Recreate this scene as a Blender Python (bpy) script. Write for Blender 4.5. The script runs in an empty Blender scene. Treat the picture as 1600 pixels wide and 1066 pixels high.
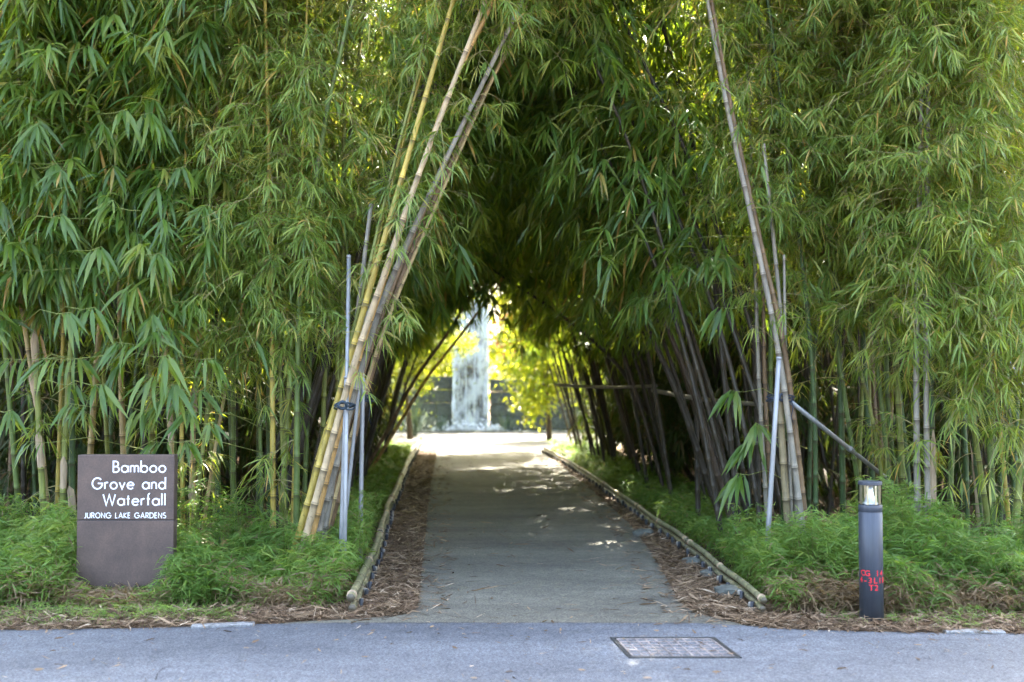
import bpy, math, random
import numpy as np
from math import sin, cos, pi, radians, sqrt, atan2
from mathutils import Vector, Matrix

sc = bpy.context.scene
# ------------------------------------------------------------------ camera
CAMH = 1.70
FPX = 1700.0                      # focal length in pixels of a 1600 px wide frame
PITCH = math.atan(62.0 / FPX)     # the horizon lies 62 px under the middle of the frame
cam_d = bpy.data.cameras.new('camera')
cam_d.sensor_width = 36.0
cam_d.lens = 36.0 * FPX / 1600.0
cam_d.clip_end = 2000.0
cam_d.clip_start = 0.05
cam_d.dof.use_dof = True
cam_d.dof.focus_distance = 9.0
cam_d.dof.aperture_fstop = 1.2
cam = bpy.data.objects.new('camera', cam_d)
sc.collection.objects.link(cam)
cam.location = (0, 0, CAMH)
cam.rotation_euler = (pi / 2 + PITCH, 0, 0)
sc.camera = cam
# ------------------------------------------------------------------ sky and sun
SUN_EL = radians(52)
SUN_AZ = radians(14)              # seen from above, clockwise from +Y (beyond the grove)
world = bpy.data.worlds.new('World')
sc.world = world
world.use_nodes = True
wn = world.node_tree.nodes
wl = world.node_tree.links
for n in list(wn):
    wn.remove(n)
wo = wn.new('ShaderNodeOutputWorld')
wb = wn.new('ShaderNodeBackground')
ws = wn.new('ShaderNodeTexSky')
ws.sky_type = 'NISHITA'
ws.sun_disc = False
ws.sun_elevation = SUN_EL
ws.sun_rotation = SUN_AZ
ws.air_density = 1.0
ws.dust_density = 6.0
ws.ozone_density = 0.4
wb.inputs['Strength'].default_value = 0.15
wl.new(ws.outputs[0], wb.inputs['Color'])
wl.new(wb.outputs[0], wo.inputs['Surface'])
sun_d = bpy.data.lights.new('sun', 'SUN')
sun_d.energy = 5.0
sun_d.angle = radians(0.53)
sun_d.color = (1.0, 0.93, 0.80)
sun = bpy.data.objects.new('sun', sun_d)
sc.collection.objects.link(sun)
sdir = Vector((sin(SUN_AZ) * cos(SUN_EL), cos(SUN_AZ) * cos(SUN_EL), sin(SUN_EL)))
sun.rotation_euler = sdir.to_track_quat('Z', 'Y').to_euler()
sun.location = (3, 30, 30)
# ------------------------------------------------------------------ exposure and render
vs = sc.view_settings
vs.view_transform = 'Standard'
vs.look = 'None'
vs.gamma = 1.0
vs.use_curve_mapping = False
vs.exposure = 4.0
sc.render.engine = 'CYCLES'
cy = sc.cycles
cy.max_bounces = 4
cy.diffuse_bounces = 1
cy.glossy_bounces = 2
cy.transmission_bounces = 3
cy.use_adaptive_sampling = True
cy.adaptive_threshold = 0.03
cy.transparent_max_bounces = 8
cy.sample_clamp_indirect = 6.0
cy.caustics_reflective = False
cy.caustics_refractive = False
cy.use_denoising = True

R = np.random.default_rng(7)
random.seed(7)
COL = sc.collection

# ================================================================== helpers
CT, ST = cos(PITCH), sin(PITCH)
def ray(u, v):
    cx = (u - 800.0) / FPX
    cy_ = (533.0 - v) / FPX
    return np.array([cx, CT - cy_ * ST, ST + cy_ * CT])
def gp(u, v, z=0.0):              # the place on level z that the photograph shows at (u, v)
    d = ray(u, v)
    t = (z - CAMH) / d[2]
    return np.array([d[0] * t, d[1] * t, z])
def at(u, v, Y):                  # the place Y metres away along the lens axis
    d = ray(u, v)
    t = Y / d[1]
    return np.array([d[0] * t, Y, CAMH + d[2] * t])
def smooth(x, a, b):
    t = np.clip((x - a) / (b - a), 0, 1)
    return t * t * (3 - 2 * t)

def mesh_np(name, V, F, mat=None, rnd=None, smooth_sh=False):
    """one mesh from vertex and triangle (or quad) arrays"""
    V = np.asarray(V, np.float32)
    F = np.asarray(F, np.int32)
    m = bpy.data.meshes.new(name)
    n, k = F.shape
    m.vertices.add(len(V))
    m.vertices.foreach_set('co', V.ravel())
    m.loops.add(n * k)
    m.loops.foreach_set('vertex_index', F.ravel())
    m.polygons.add(n)
    m.polygons.foreach_set('loop_start', np.arange(0, n * k, k, dtype=np.int32))
    if smooth_sh:
        m.polygons.foreach_set('use_smooth', np.ones(n, dtype=bool))
    m.update(calc_edges=True)
    if rnd is not None:
        a = m.attributes.new('rnd', 'FLOAT', 'POINT')
        a.data.foreach_set('value', np.asarray(rnd, np.float32))
    if mat is not None:
        m.materials.append(mat)
    return m

def link(name, mesh, parent=None, loc=None, label=None, cat=None, group=None, kind=None, color=None):
    o = bpy.data.objects.new(name, mesh)
    COL.objects.link(o)
    if parent is not None:
        o.parent = parent
    if loc is not None:
        o.location = loc
    if label: o['label'] = label
    if cat: o['category'] = cat
    if group: o['group'] = group
    if kind: o['kind'] = kind
    if color: o.color = (*color, 1.0)
    return o

def thing(name, loc, label, cat, group=None):
    return link(name, None, None, loc, label, cat, group)

class MB:
    """collects shapes for one mesh; attribute rnd per vertex"""
    def __init__(s):
        s.v = []; s.f = []; s.r = []
    def add(s, verts, faces, r=0.5):
        b = len(s.v)
        s.v += [tuple(map(float, p)) for p in verts]
        s.f += [tuple(i + b for i in f) for f in faces]
        s.r += list(r) if hasattr(r, '__len__') else [r] * len(verts)
    def box(s, c, size, M=None, r=0.5, bev=0.0):
        hx, hy, hz = [q / 2 for q in size]
        if bev <= 0:
            P = [(x, y, z) for z in (-hz, hz) for y in (-hy, hy) for x in (-hx, hx)]
            Fc = [(0, 2, 3, 1), (4, 5, 7, 6), (0, 1, 5, 4), (2, 6, 7, 3), (0, 4, 6, 2), (1, 3, 7, 5)]
        else:
            b = min(bev, hx * .9, hy * .9, hz * .9)
            P = []; Fc = []
            idx = {}
            for sx in (-1, 1):
                for sy in (-1, 1):
                    for sz in (-1, 1):
                        for ax in range(3):
                            p = [sx * (hx - b), sy * (hy - b), sz * (hz - b)]
                            p[ax] = (sx, sy, sz)[ax] * (hx, hy, hz)[ax]
                            idx[(sx, sy, sz, ax)] = len(P); P.append(tuple(p))
            g = lambda a, b_, c_, ax: idx[(a, b_, c_, ax)]
            for t in (-1, 1):
                Fc.append((g(t, -1, -1, 0), g(t, 1, -1, 0), g(t, 1, 1, 0), g(t, -1, 1, 0))[::t])
                Fc.append((g(-1, t, -1, 1), g(1, t, -1, 1), g(1, t, 1, 1), g(-1, t, 1, 1))[::-t])
                Fc.append((g(-1, -1, t, 2), g(1, -1, t, 2), g(1, 1, t, 2), g(-1, 1, t, 2))[::t])
            for a in (-1, 1):
                for c_ in (-1, 1):
                    q = (g(-1, a, c_, 1), g(1, a, c_, 1), g(1, a, c_, 2), g(-1, a, c_, 2)); Fc.append(q[::-a * c_ or 1] if False else q)
                    q = (g(a, -1, c_, 0), g(a, 1, c_, 0), g(a, 1, c_, 2), g(a, -1, c_, 2)); Fc.append(q)
                    q = (g(a, c_, -1, 0), g(a, c_, 1, 0), g(a, c_, 1, 1), g(a, c_, -1, 1)); Fc.append(q)
                    for d_ in (-1, 1):
                        Fc.append((g(a, c_, d_, 0), g(a, c_, d_, 1), g(a, c_, d_, 2)))
        out = []
        for p in P:
            q = Vector(p)
            if M is not None: q = M @ q
            out.append((q[0] + c[0], q[1] + c[1], q[2] + c[2]))
        s.add(out, Fc, r)
    def tube(s, pts, rad, n=10, cap=True, r=0.5):
        pts = [Vector(p) for p in pts]
        k = len(pts)
        rad = rad if hasattr(rad, '__len__') else [rad] * k
        t0 = (pts[1] - pts[0]).normalized()
        ref = Vector((1, 0, 0)) if abs(t0.x) < 0.8 else Vector((0, 1, 0))
        V = []
        for i, p in enumerate(pts):
            t = (pts[min(i + 1, k - 1)] - pts[max(i - 1, 0)])
            if t.length < 1e-9: t = t0
            t.normalize()
            a = (ref - t * ref.dot(t)).normalized()
            b = t.cross(a)
            ref = a
            for j in range(n):
                w = 2 * pi * j / n
                V.append(p + (a * cos(w) + b * sin(w)) * rad[i])
        Fc = [(i * n + j, i * n + (j + 1) % n, (i + 1) * n + (j + 1) % n, (i + 1) * n + j) for i in range(k - 1) for j in range(n)]
        if cap:
            Fc.append(tuple(range(n))[::-1]); Fc.append(tuple((k - 1) * n + j for j in range(n)))
        rr = r
        if hasattr(r, '__len__'):
            rr = [q for q in r for _ in range(n)]
        s.add(V, Fc, rr)
    def lathe(s, prof, n=32, c=(0, 0, 0), r=0.5, cap=True):
        V = [(c[0] + q * cos(2 * pi * j / n), c[1] + q * sin(2 * pi * j / n), c[2] + z) for q, z in prof for j in range(n)]
        k = len(prof)
        Fc = [(i * n + j, i * n + (j + 1) % n, (i + 1) * n + (j + 1) % n, (i + 1) * n + j) for i in range(k - 1) for j in range(n)]
        if cap:
            Fc.append(tuple(range(n))[::-1]); Fc.append(tuple((k - 1) * n + j for j in range(n)))
        s.add(V, Fc, r)
    def mesh(s, name, mat, sm=False, fix=False):
        m = bpy.data.meshes.new(name)
        m.from_pydata(s.v, [], s.f)
        if fix:
            import bmesh
            bm = bmesh.new(); bm.from_mesh(m)
            bmesh.ops.recalc_face_normals(bm, faces=bm.faces)
            bm.to_mesh(m); bm.free()
        if sm:
            m.polygons.foreach_set('use_smooth', np.ones(len(m.polygons), dtype=bool))
        a = m.attributes.new('rnd', 'FLOAT', 'POINT')
        a.data.foreach_set('value', np.asarray(s.r, np.float32))
        m.materials.append(mat)
        m.update()
        return m

# ------------------------------------------------------------------ leaf geometry (vectorised)
def unit(a):
    return a / np.maximum(np.linalg.norm(a, axis=-1, keepdims=True), 1e-9)
def leaf_arrays(P, D, N, L, W, curl, rnd, fold=True):
    """lance-shaped leaves bent by their weight; folded along the midrib when fold is set"""
    n = len(P)
    S = unit(np.cross(D, N)); N = np.cross(S, D)
    G = np.array([0, 0, -1.0])
    L = L[:, None]; W = W[:, None]; cu = curl[:, None]
    def cen(t): return P + D * L * t + G * (L * cu * t * t)
    if fold:
        st = [(0.02, .16), (0.28, 1.0), (0.62, .80)]
        rows = []
        for t, w in st:
            c = cen(t)
            up = N * W * 0.16 * w
            rows += [c - S * W * .5 * w + up, c, c + S * W * .5 * w + up]
        rows.append(cen(1.0))
        V = np.stack(rows, 1)
        tri = np.array([(0, 1, 4), (0, 4, 3), (1, 2, 5), (1, 5, 4), (3, 4, 7), (3, 7, 6), (4, 5, 8), (4, 8, 7), (6, 7, 9), (7, 8, 9)])
    else:
        st = [(0.3, 1.0), (0.66, .75)]
        rows = [cen(0.0)]
        for t, w in st:
            c = cen(t)
            rows += [c - S * W * .5 * w, c + S * W * .5 * w]
        rows.append(cen(1.0))
        V = np.stack(rows, 1)
        tri = np.array([(0, 2, 1), (1, 2, 4), (1, 4, 3), (3, 4, 5)])
    k = V.shape[1]
    F = (tri[None] + (np.arange(n) * k)[:, None, None]).reshape(-1, 3)
    return V.reshape(-1, 3), F, np.repeat(rnd, k)
def merge(parts):
    Vs, Fs, Rs, b = [], [], [], 0
    for V, F, r in parts:
        Vs.append(V); Fs.append(F + b); Rs.append(r); b += len(V)
    return np.concatenate(Vs), np.concatenate(Fs), np.concatenate(Rs)
def seg_arrays(A, B, ra, rb, rnd):
    """three-sided twigs from A to B"""
    n = len(A)
    T = unit(B - A)
    ref = np.where(np.abs(T[:, 2:3]) < .9, np.array([[0, 0, 1.0]]), np.array([[1.0, 0, 0]]))
    a = unit(np.cross(T, ref)); b = np.cross(T, a)
    rows = []
    for Q, r in ((A, ra), (B, rb)):
        for j in range(3):
            w = 2 * pi * j / 3
            rows.append(Q + (a * cos(w) + b * sin(w)) * r[:, None])
    V = np.stack(rows, 1)
    tri = np.array([(0, 1, 4), (0, 4, 3), (1, 2, 5), (1, 5, 4), (2, 0, 3), (2, 3, 5)])
    F = (tri[None] + (np.arange(n) * 6)[:, None, None]).reshape(-1, 3)
    return V.reshape(-1, 3), F, np.repeat(rnd, 6)

# ================================================================== materials
def newmat(name):
    m = bpy.data.materials.new(name)
    m.use_nodes = True
    nt = m.node_tree
    for n in list(nt.nodes):
        nt.nodes.remove(n)
    out = nt.nodes.new('ShaderNodeOutputMaterial')
    return m, nt, out
def nd(nt, t, **kw):
    n = nt.nodes.new(t)
    for k, v in kw.items():
        if k in n.inputs: n.inputs[k].default_value = v
        else: setattr(n, k, v)
    return n
def ramp(nt, stops, src=None, interp='LINEAR'):
    r = nt.nodes.new('ShaderNodeValToRGB')
    r.color_ramp.interpolation = interp
    e = r.color_ramp.elements
    while len(e) > 1: e.remove(e[-1])
    e[0].position = stops[0][0]; e[0].color = (*stops[0][1], 1)
    for p, c in stops[1:]:
        x = e.new(p); x.color = (*c, 1)
    if src is not None: nt.links.new(src, r.inputs[0])
    return r
def mixc(nt, mode, fac, a, b):
    m = nt.nodes.new('ShaderNodeMix'); m.data_type = 'RGBA'; m.blend_type = mode
    for idx, v in ((0, fac), (6, a), (7, b)):
        if hasattr(v, 'links') or hasattr(v, 'is_linked'): nt.links.new(v, m.inputs[idx])
        elif idx == 0: m.inputs[0].default_value = v
        else: m.inputs[idx].default_value = (*v, 1)
    return m.outputs[2]
def objco(nt, scale=(1, 1, 1)):
    tc = nt.nodes.new('ShaderNodeTexCoord')
    mp = nt.nodes.new('ShaderNodeMapping')
    mp.inputs['Scale'].default_value = scale
    nt.links.new(tc.outputs['Object'], mp.inputs[0])
    return mp.outputs[0]
def worldco(nt, scale=(1, 1, 1)):
    g = nt.nodes.new('ShaderNodeNewGeometry')
    mp = nt.nodes.new('ShaderNodeMapping')
    mp.inputs['Scale'].default_value = scale
    nt.links.new(g.outputs['Position'], mp.inputs[0])
    return mp.outputs[0]
def noise(nt, vec, scale, detail=4, rough=.55):
    n = nd(nt, 'ShaderNodeTexNoise', Scale=scale, Detail=detail, Roughness=rough)
    nt.links.new(vec, n.inputs['Vector'])
    return n.outputs[0]
def bump(nt, h, strength, dist):
    b = nd(nt, 'ShaderNodeBump', Strength=strength, Distance=dist)
    nt.links.new(h, b.inputs['Height'])
    return b.outputs[0]

def leaf_mat(name, stops, tstops, rough=.42, trans=.42, spec=.45):
    m, nt, out = newmat(name)
    at_ = nd(nt, 'ShaderNodeAttribute', attribute_name='rnd')
    c = ramp(nt, stops, at_.outputs['Fac'])
    t = ramp(nt, tstops, at_.outputs['Fac'])
    p = nd(nt, 'ShaderNodeBsdfPrincipled', Roughness=rough)
    p.inputs['Specular IOR Level'].default_value = spec
    tr = nd(nt, 'ShaderNodeBsdfTranslucent')
    mx = nd(nt, 'ShaderNodeMixShader'); mx.inputs[0].default_value = trans
    L = nt.links
    L.new(c.outputs[0], p.inputs['Base Color']); L.new(t.outputs[0], tr.inputs['Color'])
    L.new(p.outputs[0], mx.inputs[1]); L.new(tr.outputs[0], mx.inputs[2]); L.new(mx.outputs[0], out.inputs[0])
    return m
M = {}
M['leaf_small'] = leaf_mat('leaf_small',
    [(0, (.062, .112, .020)), (.45, (.138, .212, .040)), (.80, (.25, .31, .072)), (.92, (.33, .30, .08)), (1, (.45, .27, .07))],
    [(0, (.20, .30, .015)), (.5, (.34, .42, .02)), (.85, (.52, .50, .04)), (1, (.55, .32, .06))], trans=.46)
M['leaf_large'] = leaf_mat('leaf_large',
    [(0, (.040, .088, .016)), (.5, (.076, .145, .026)), (.85, (.145, .21, .040)), (.95, (.26, .24, .06)), (1, (.40, .22, .07))],
    [(0, (.15, .25, .01)), (.5, (.28, .38, .015)), (.88, (.42, .46, .025)), (1, (.48, .28, .05))], rough=.38, spec=.5, trans=.46)
M['leaf_shaded'] = leaf_mat('leaf_shaded',  # bamboo leaf greens darkened to carry the grove's shade; brown end is dead leaves
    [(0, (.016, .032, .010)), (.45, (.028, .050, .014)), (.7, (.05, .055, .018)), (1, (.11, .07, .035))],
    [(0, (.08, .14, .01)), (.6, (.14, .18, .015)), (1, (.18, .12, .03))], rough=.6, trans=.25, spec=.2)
M['leaf_tree'] = leaf_mat('leaf_tree',
    [(0, (.05, .11, .02)), (.6, (.10, .17, .03)), (1, (.16, .21, .04))],
    [(0, (.28, .38, .015)), (.6, (.50, .52, .02)), (1, (.62, .58, .04))], trans=.55)
M['leaf_red'] = leaf_mat('leaf_red',
    [(0, (.16, .06, .03)), (1, (.30, .10, .04))], [(0, (.50, .16, .06)), (1, (.65, .28, .10))], trans=.5)
M['leaf_wood'] = leaf_mat('leaf_wood',
    [(0, (.04, .09, .02)), (.7, (.08, .14, .03)), (1, (.14, .18, .04))],
    [(0, (.26, .36, .015)), (.7, (.48, .50, .02)), (1, (.65, .58, .04))], trans=.55)
M['grass'] = leaf_mat('grass',
    [(0, (.065, .125, .026)), (.45, (.115, .195, .038)), (.74, (.20, .26, .055)), (.80, (.11, .075, .042)), (1, (.26, .19, .11))],
    [(0, (.18, .34, .03)), (.45, (.26, .42, .04)), (.74, (.42, .48, .06)), (.80, (.30, .20, .06)), (1, (.40, .28, .12))], rough=.5, trans=.42, spec=.3)
M['agave'] = leaf_mat('agave',
    [(0, (.05, .09, .06)), (1, (.10, .14, .09))], [(0, (.06, .1, .04)), (1, (.1, .14, .06))], trans=.15)
M['litter'] = leaf_mat('litter',
    [(0, (.050, .031, .018)), (.35, (.125, .080, .045)), (.75, (.25, .175, .105)), (1, (.48, .39, .28))],
    [(0, (.05, .03, .02)), (1, (.3, .2, .1))], rough=.65, trans=.12, spec=.25)

def culm_mat(name):
    m, nt, out = newmat(name)
    oi = nd(nt, 'ShaderNodeObjectInfo')
    at_ = nd(nt, 'ShaderNodeAttribute', attribute_name='rnd')     # 0 on an internode, 1 on a node ring
    v = objco(nt, (1, 1, .12))
    n1 = noise(nt, v, 22, 5, .6)
    v2 = objco(nt)
    n2 = noise(nt, v2, 5, 4, .6)
    n3 = noise(nt, v2, 46, 3, .6)
    c1 = mixc(nt, 'MULTIPLY', .75, oi.outputs['Color'], ramp(nt, [(.28, (.42, .40, .36)), (.5, (.9, .9, .86)), (.72, (1.25, 1.2, 1.05))], n1).outputs[0])
    c2 = mixc(nt, 'MIX', ramp(nt, [(.56, (0, 0, 0)), (.72, (.55, .55, .55))], n2).outputs[0], c1, mixc(nt, 'MULTIPLY', 1.0, c1, (1.75, 1.65, 1.6)))
    c3 = mixc(nt, 'MULTIPLY', ramp(nt, [(.60, (0, 0, 0)), (.70, (.7, .7, .7))], n3).outputs[0], c2, (.35, .32, .28))
    c4 = mixc(nt, 'MIX', ramp(nt, [(0, (0, 0, 0)), (.5, (0, 0, 0)), (1, (.6, .6, .6))], at_.outputs['Fac']).outputs[0], c3, mixc(nt, 'MULTIPLY', 1.0, c3, (1.9, 1.8, 1.65)))
    c5 = mixc(nt, 'MIX', ramp(nt, [(0, (.8, .8, .8)), (.18, (0, 0, 0)), (1, (0, 0, 0))], at_.outputs['Fac']).outputs[0], c4, (.06, .045, .03))
    p = nd(nt, 'ShaderNodeBsdfPrincipled', Roughness=.48)
    p.inputs['Specular IOR Level'].default_value = .35
    nt.links.new(c5, p.inputs['Base Color'])
    nt.links.new(bump(nt, n1, .25, .004), p.inputs['Normal'])
    nt.links.new(p.outputs[0], out.inputs[0])
    return m
M['culm'] = culm_mat('culm')
def plain(name, col, rough=.6, metal=0.0, var=.35, scale=12, bmp=.15, spec=.4, vscale=(1, 1, 1), col2=None):
    m, nt, out = newmat(name)
    v = objco(nt, vscale)
    n1 = noise(nt, v, scale, 6, .6)
    lo = tuple(q * (1 - var) for q in col); hi = tuple(min(1, q * (1 + var)) for q in (col2 or col))
    c = ramp(nt, [(.3, lo), (.7, hi)], n1)
    p = nd(nt, 'ShaderNodeBsdfPrincipled', Roughness=rough, Metallic=metal)
    p.inputs['Specular IOR Level'].default_value = spec
    nt.links.new(c.outputs[0], p.inputs['Base Color'])
    if bmp: nt.links.new(bump(nt, n1, bmp, .01), p.inputs['Normal'])
    nt.links.new(p.outputs[0], out.inputs[0])
    return m
M['twig'] = plain('twig', (.22, .19, .07), .6, var=.4, scale=6, bmp=0)
M['twig_green'] = plain('twig_green', (.20, .23, .06), .55, var=.4, scale=4, bmp=0)
M['sheath'] = plain('sheath', (.34, .25, .16), .75, var=.4, scale=30, vscale=(1, 1, .15), bmp=.3)
M['steel'] = plain('steel', (.235, .24, .24), .45, metal=.4, var=.22, scale=18, vscale=(1, 1, .2), bmp=.05)
M['rope'] = plain('rope', (.02, .028, .045), .6, var=.5, scale=60, bmp=.3)
M['rope_blue'] = plain('rope_blue', (.018, .034, .05), .55, var=.5, scale=60, bmp=.3)
M['stone_dark'] = plain('stone_dark', (.085, .09, .075), .85, var=.5, scale=9, bmp=.6)
M['stone_pale'] = plain('stone_pale', (.36, .35, .33), .8, var=.25, scale=3, bmp=.3)
M['stone_wet'] = plain('stone_wet', (.075, .062, .05), .5, var=.6, scale=4, bmp=.5)
M['peg'] = plain('peg', (.02, .022, .026), .5, var=.4, scale=20, bmp=.1)
M['clip'] = plain('clip', (.22, .20, .165), .6, var=.3, scale=20, bmp=.1)
M['bark'] = plain('bark', (.10, .075, .05), .85, var=.5, scale=9, vscale=(1, 1, .25), bmp=.6)
M['iron'] = plain('iron', (.028, .030, .030), .6, metal=.25, var=.4, scale=40, bmp=.3)
M['grate'] = plain('grate', (.15, .125, .115), .65, metal=.35, var=.5, scale=14, bmp=.25, col2=(.20, .18, .17))
M['white_paint'] = plain('white_paint', (.72, .73, .74), .45, var=.04, scale=20, bmp=0)
M['red_paint'] = plain('red_paint', (.55, .02, .03), .5, var=.15, scale=60, bmp=0)
M['bollard'] = plain('bollard', (.044, .050, .062), .42, metal=.1, var=.22, scale=6, vscale=(6, 6, .35), bmp=.04)
M['cone'] = plain('cone', (.80, .82, .85), .25, metal=.35, var=.05, scale=3, bmp=0)
M['louver'] = plain('louver', (.62, .54, .36), .3, metal=.55, var=.15, scale=8, bmp=0)

def sign_material():
    m, nt, out = newmat('sign_metal')
    v = objco(nt)
    n1 = noise(nt, v, 4.5, 6, .65); n2 = noise(nt, v, 75, 3, .6)
    c = ramp(nt, [(.30, (.062, .044, .037)), (.52, (.090, .062, .050)), (.75, (.125, .084, .064))], n1)
    c2 = mixc(nt, 'MULTIPLY', .5, c.outputs[0], ramp(nt, [(.35, (.62, .62, .66)), (.65, (1.2, 1.15, 1.1))], n2).outputs[0])
    p = nd(nt, 'ShaderNodeBsdfPrincipled', Roughness=.5, Metallic=.25)
    nt.links.new(c2, p.inputs['Base Color'])
    nt.links.new(bump(nt, n2, .12, .003), p.inputs['Normal'])
    nt.links.new(p.outputs[0], out.inputs[0])
    return m
M['sign'] = sign_material()

def paving(name, base, dark, pale, grain=420, rough=.82, patch=.7, crackmask=False, speck=.55):
    m, nt, out = newmat(name)
    v = worldco(nt)
    vs_ = worldco(nt, (.45, 1.6, 1))
    big = noise(nt, vs_, patch, 6, .62)
    mid = noise(nt, v, 9, 5, .6)
    fine = noise(nt, v, grain, 2, .6)
    vor = nd(nt, 'ShaderNodeTexVoronoi', Scale=grain * .42); nt.links.new(v, vor.inputs['Vector'])
    c = ramp(nt, [(.30, dark), (.52, base), (.74, pale)], big)
    c = mixc(nt, 'MULTIPLY', .6, c.outputs[0], ramp(nt, [(.3, (.74, .74, .74)), (.7, (1.22, 1.22, 1.22))], mid).outputs[0])
    c = mixc(nt, 'MULTIPLY', speck, c, ramp(nt, [(.32, (.35, .35, .36)), (.5, (1, 1, 1)), (.68, (1.7, 1.7, 1.7))], fine).outputs[0])
    p = nd(nt, 'ShaderNodeBsdfPrincipled', Roughness=rough)
    p.inputs['Specular IOR Level'].default_value = .35
    nt.links.new(c, p.inputs['Base Color'])
    nt.links.new(bump(nt, vor.outputs['Distance'], .45, .004), p.inputs['Normal'])
    nt.links.new(p.outputs[0], out.inputs[0])
    return m
M['asphalt'] = paving('asphalt', (.078, .085, .095), (.052, .057, .065), (.110, .118, .129), grain=80, speck=.8)
M['path'] = paving('path', (.104, .098, .074), (.066, .063, .050), (.146, .138, .106), grain=80, patch=.9, speck=.75)
M['plaza'] = paving('plaza', (.15, .142, .135), (.115, .11, .105), (.19, .18, .172), grain=120)
M['concrete'] = paving('concrete', (.22, .22, .21), (.13, .13, .125), (.28, .275, .265), grain=60)
M['crack'] = plain('crack', (.03, .03, .032), .9, var=.4, scale=30, bmp=0)
def soil_material():
    m, nt, out = newmat('soil')
    v = worldco(nt)
    n1 = noise(nt, v, 1.3, 6, .65); n2 = noise(nt, v, 34, 5, .7)
    c = ramp(nt, [(.3, (.055, .036, .022)), (.55, (.10, .068, .042)), (.75, (.16, .115, .075))], n1)
    c2 = mixc(nt, 'MULTIPLY', .8, c.outputs[0], ramp(nt, [(.3, (.4, .4, .4)), (.7, (1.5, 1.45, 1.4))], n2).outputs[0])
    p = nd(nt, 'ShaderNodeBsdfPrincipled', Roughness=.95)
    p.inputs['Specular IOR Level'].default_value = .15
    nt.links.new(c2, p.inputs['Base Color'])
    nt.links.new(bump(nt, n2, .8, .03), p.inputs['Normal'])
    nt.links.new(p.outputs[0], out.inputs[0])
    return m
M['soil'] = soil_material()
def glass_material():
    m, nt, out = newmat('lamp_glass')
    tr = nd(nt, 'ShaderNodeBsdfTransparent'); tr.inputs[0].default_value = (.93, .95, .95, 1)
    gl = nd(nt, 'ShaderNodeBsdfGlossy', Roughness=.05)
    fr = nd(nt, 'ShaderNodeFresnel', IOR=1.45)
    mx = nd(nt, 'ShaderNodeMixShader')
    nt.links.new(fr.outputs[0], mx.inputs[0]); nt.links.new(tr.outputs[0], mx.inputs[1]); nt.links.new(gl.outputs[0], mx.inputs[2])
    nt.links.new(mx.outputs[0], out.inputs[0])
    return m
M['glass'] = glass_material()
def fall_material():
    m, nt, out = newmat('falling_water')
    v = worldco(nt, (5.0, 5.0, .55))
    n1 = noise(nt, v, 2.2, 6, .68)
    v2 = worldco(nt, (1, 1, .8)); n2 = noise(nt, v2, 2.6, 4, .6)
    mul = nd(nt, 'ShaderNodeMath', operation='MULTIPLY'); nt.links.new(n1, mul.inputs[0]); nt.links.new(n2, mul.inputs[1])
    a = ramp(nt, [(.15, (.03, .03, .03)), (.22, (.45, .45, .45)), (.29, (1, 1, 1))], mul.outputs[0])
    tr = nd(nt, 'ShaderNodeBsdfTransparent')
    p = nd(nt, 'ShaderNodeBsdfPrincipled', Roughness=.25)
    p.inputs['Base Color'].default_value = (.74, .79, .82, 1)
    tl = nd(nt, 'ShaderNodeBsdfTranslucent'); tl.inputs[0].default_value = (.92, .95, .97, 1)
    pm = nd(nt, 'ShaderNodeMixShader'); pm.inputs[0].default_value = .4
    mx = nd(nt, 'ShaderNodeMixShader')
    L = nt.links
    L.new(p.outputs[0], pm.inputs[1]); L.new(tl.outputs[0], pm.inputs[2])
    L.new(a.outputs[0], mx.inputs[0]); L.new(tr.outputs[0], mx.inputs[1]); L.new(pm.outputs[0], mx.inputs[2]); L.new(mx.outputs[0], out.inputs[0])
    return m
M['fall'] = fall_material()
def pool_material():
    m, nt, out = newmat('pool_water')
    v = worldco(nt, (1, 1, 1)); n1 = noise(nt, v, 7, 4, .6)
    p = nd(nt, 'ShaderNodeBsdfPrincipled', Roughness=.12)
    p.inputs['Base Color'].default_value = (.05, .075, .075, 1)
    nt.links.new(bump(nt, n1, .6, .06), p.inputs['Normal'])
    nt.links.new(p.outputs[0], out.inputs[0])
    return m
M['pool'] = pool_material()
M['foam'] = plain('foam', (.72, .76, .78), .6, var=.1, scale=10, bmp=.3)

# ================================================================== the setting
def sheet(name, poly, z, mat, kind='structure', n_sub=None):
    """a flat sheet, outline given as world points"""
    m = bpy.data.meshes.new(name)
    m.from_pydata([(p[0], p[1], z) for p in poly], [], [tuple(range(len(poly)))])
    m.materials.append(mat); m.update()
    if m.polygons[0].normal.z < 0: m.flip_normals()
    return link(name, m, kind=kind)

g = 400.0
sheet('ground', [(-g, -g), (g, -g), (g, g), (-g, g)], 0.0, M['soil'])
# edge of the road as the photograph shows it, left to right
road_edge_px = [(-260, 989), (0, 986), (200, 983.5), (330, 980), (400, 977), (520, 975.5), (650, 974.8), (850, 975), (1085, 975.5), (1160, 979), (1260, 986), (1400, 989.5), (1600, 992), (1900, 996)]
road_edge = [gp(*p)[:2] for p in road_edge_px]
road_edge = [np.array([-60, road_edge[0][1]])] + road_edge + [np.array([60, road_edge[-1][1] - .5])]
sheet('road', [(-60, -9), (60, -9)] + [tuple(p) for p in road_edge[::-1]], 0.008, M['asphalt'])
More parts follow.
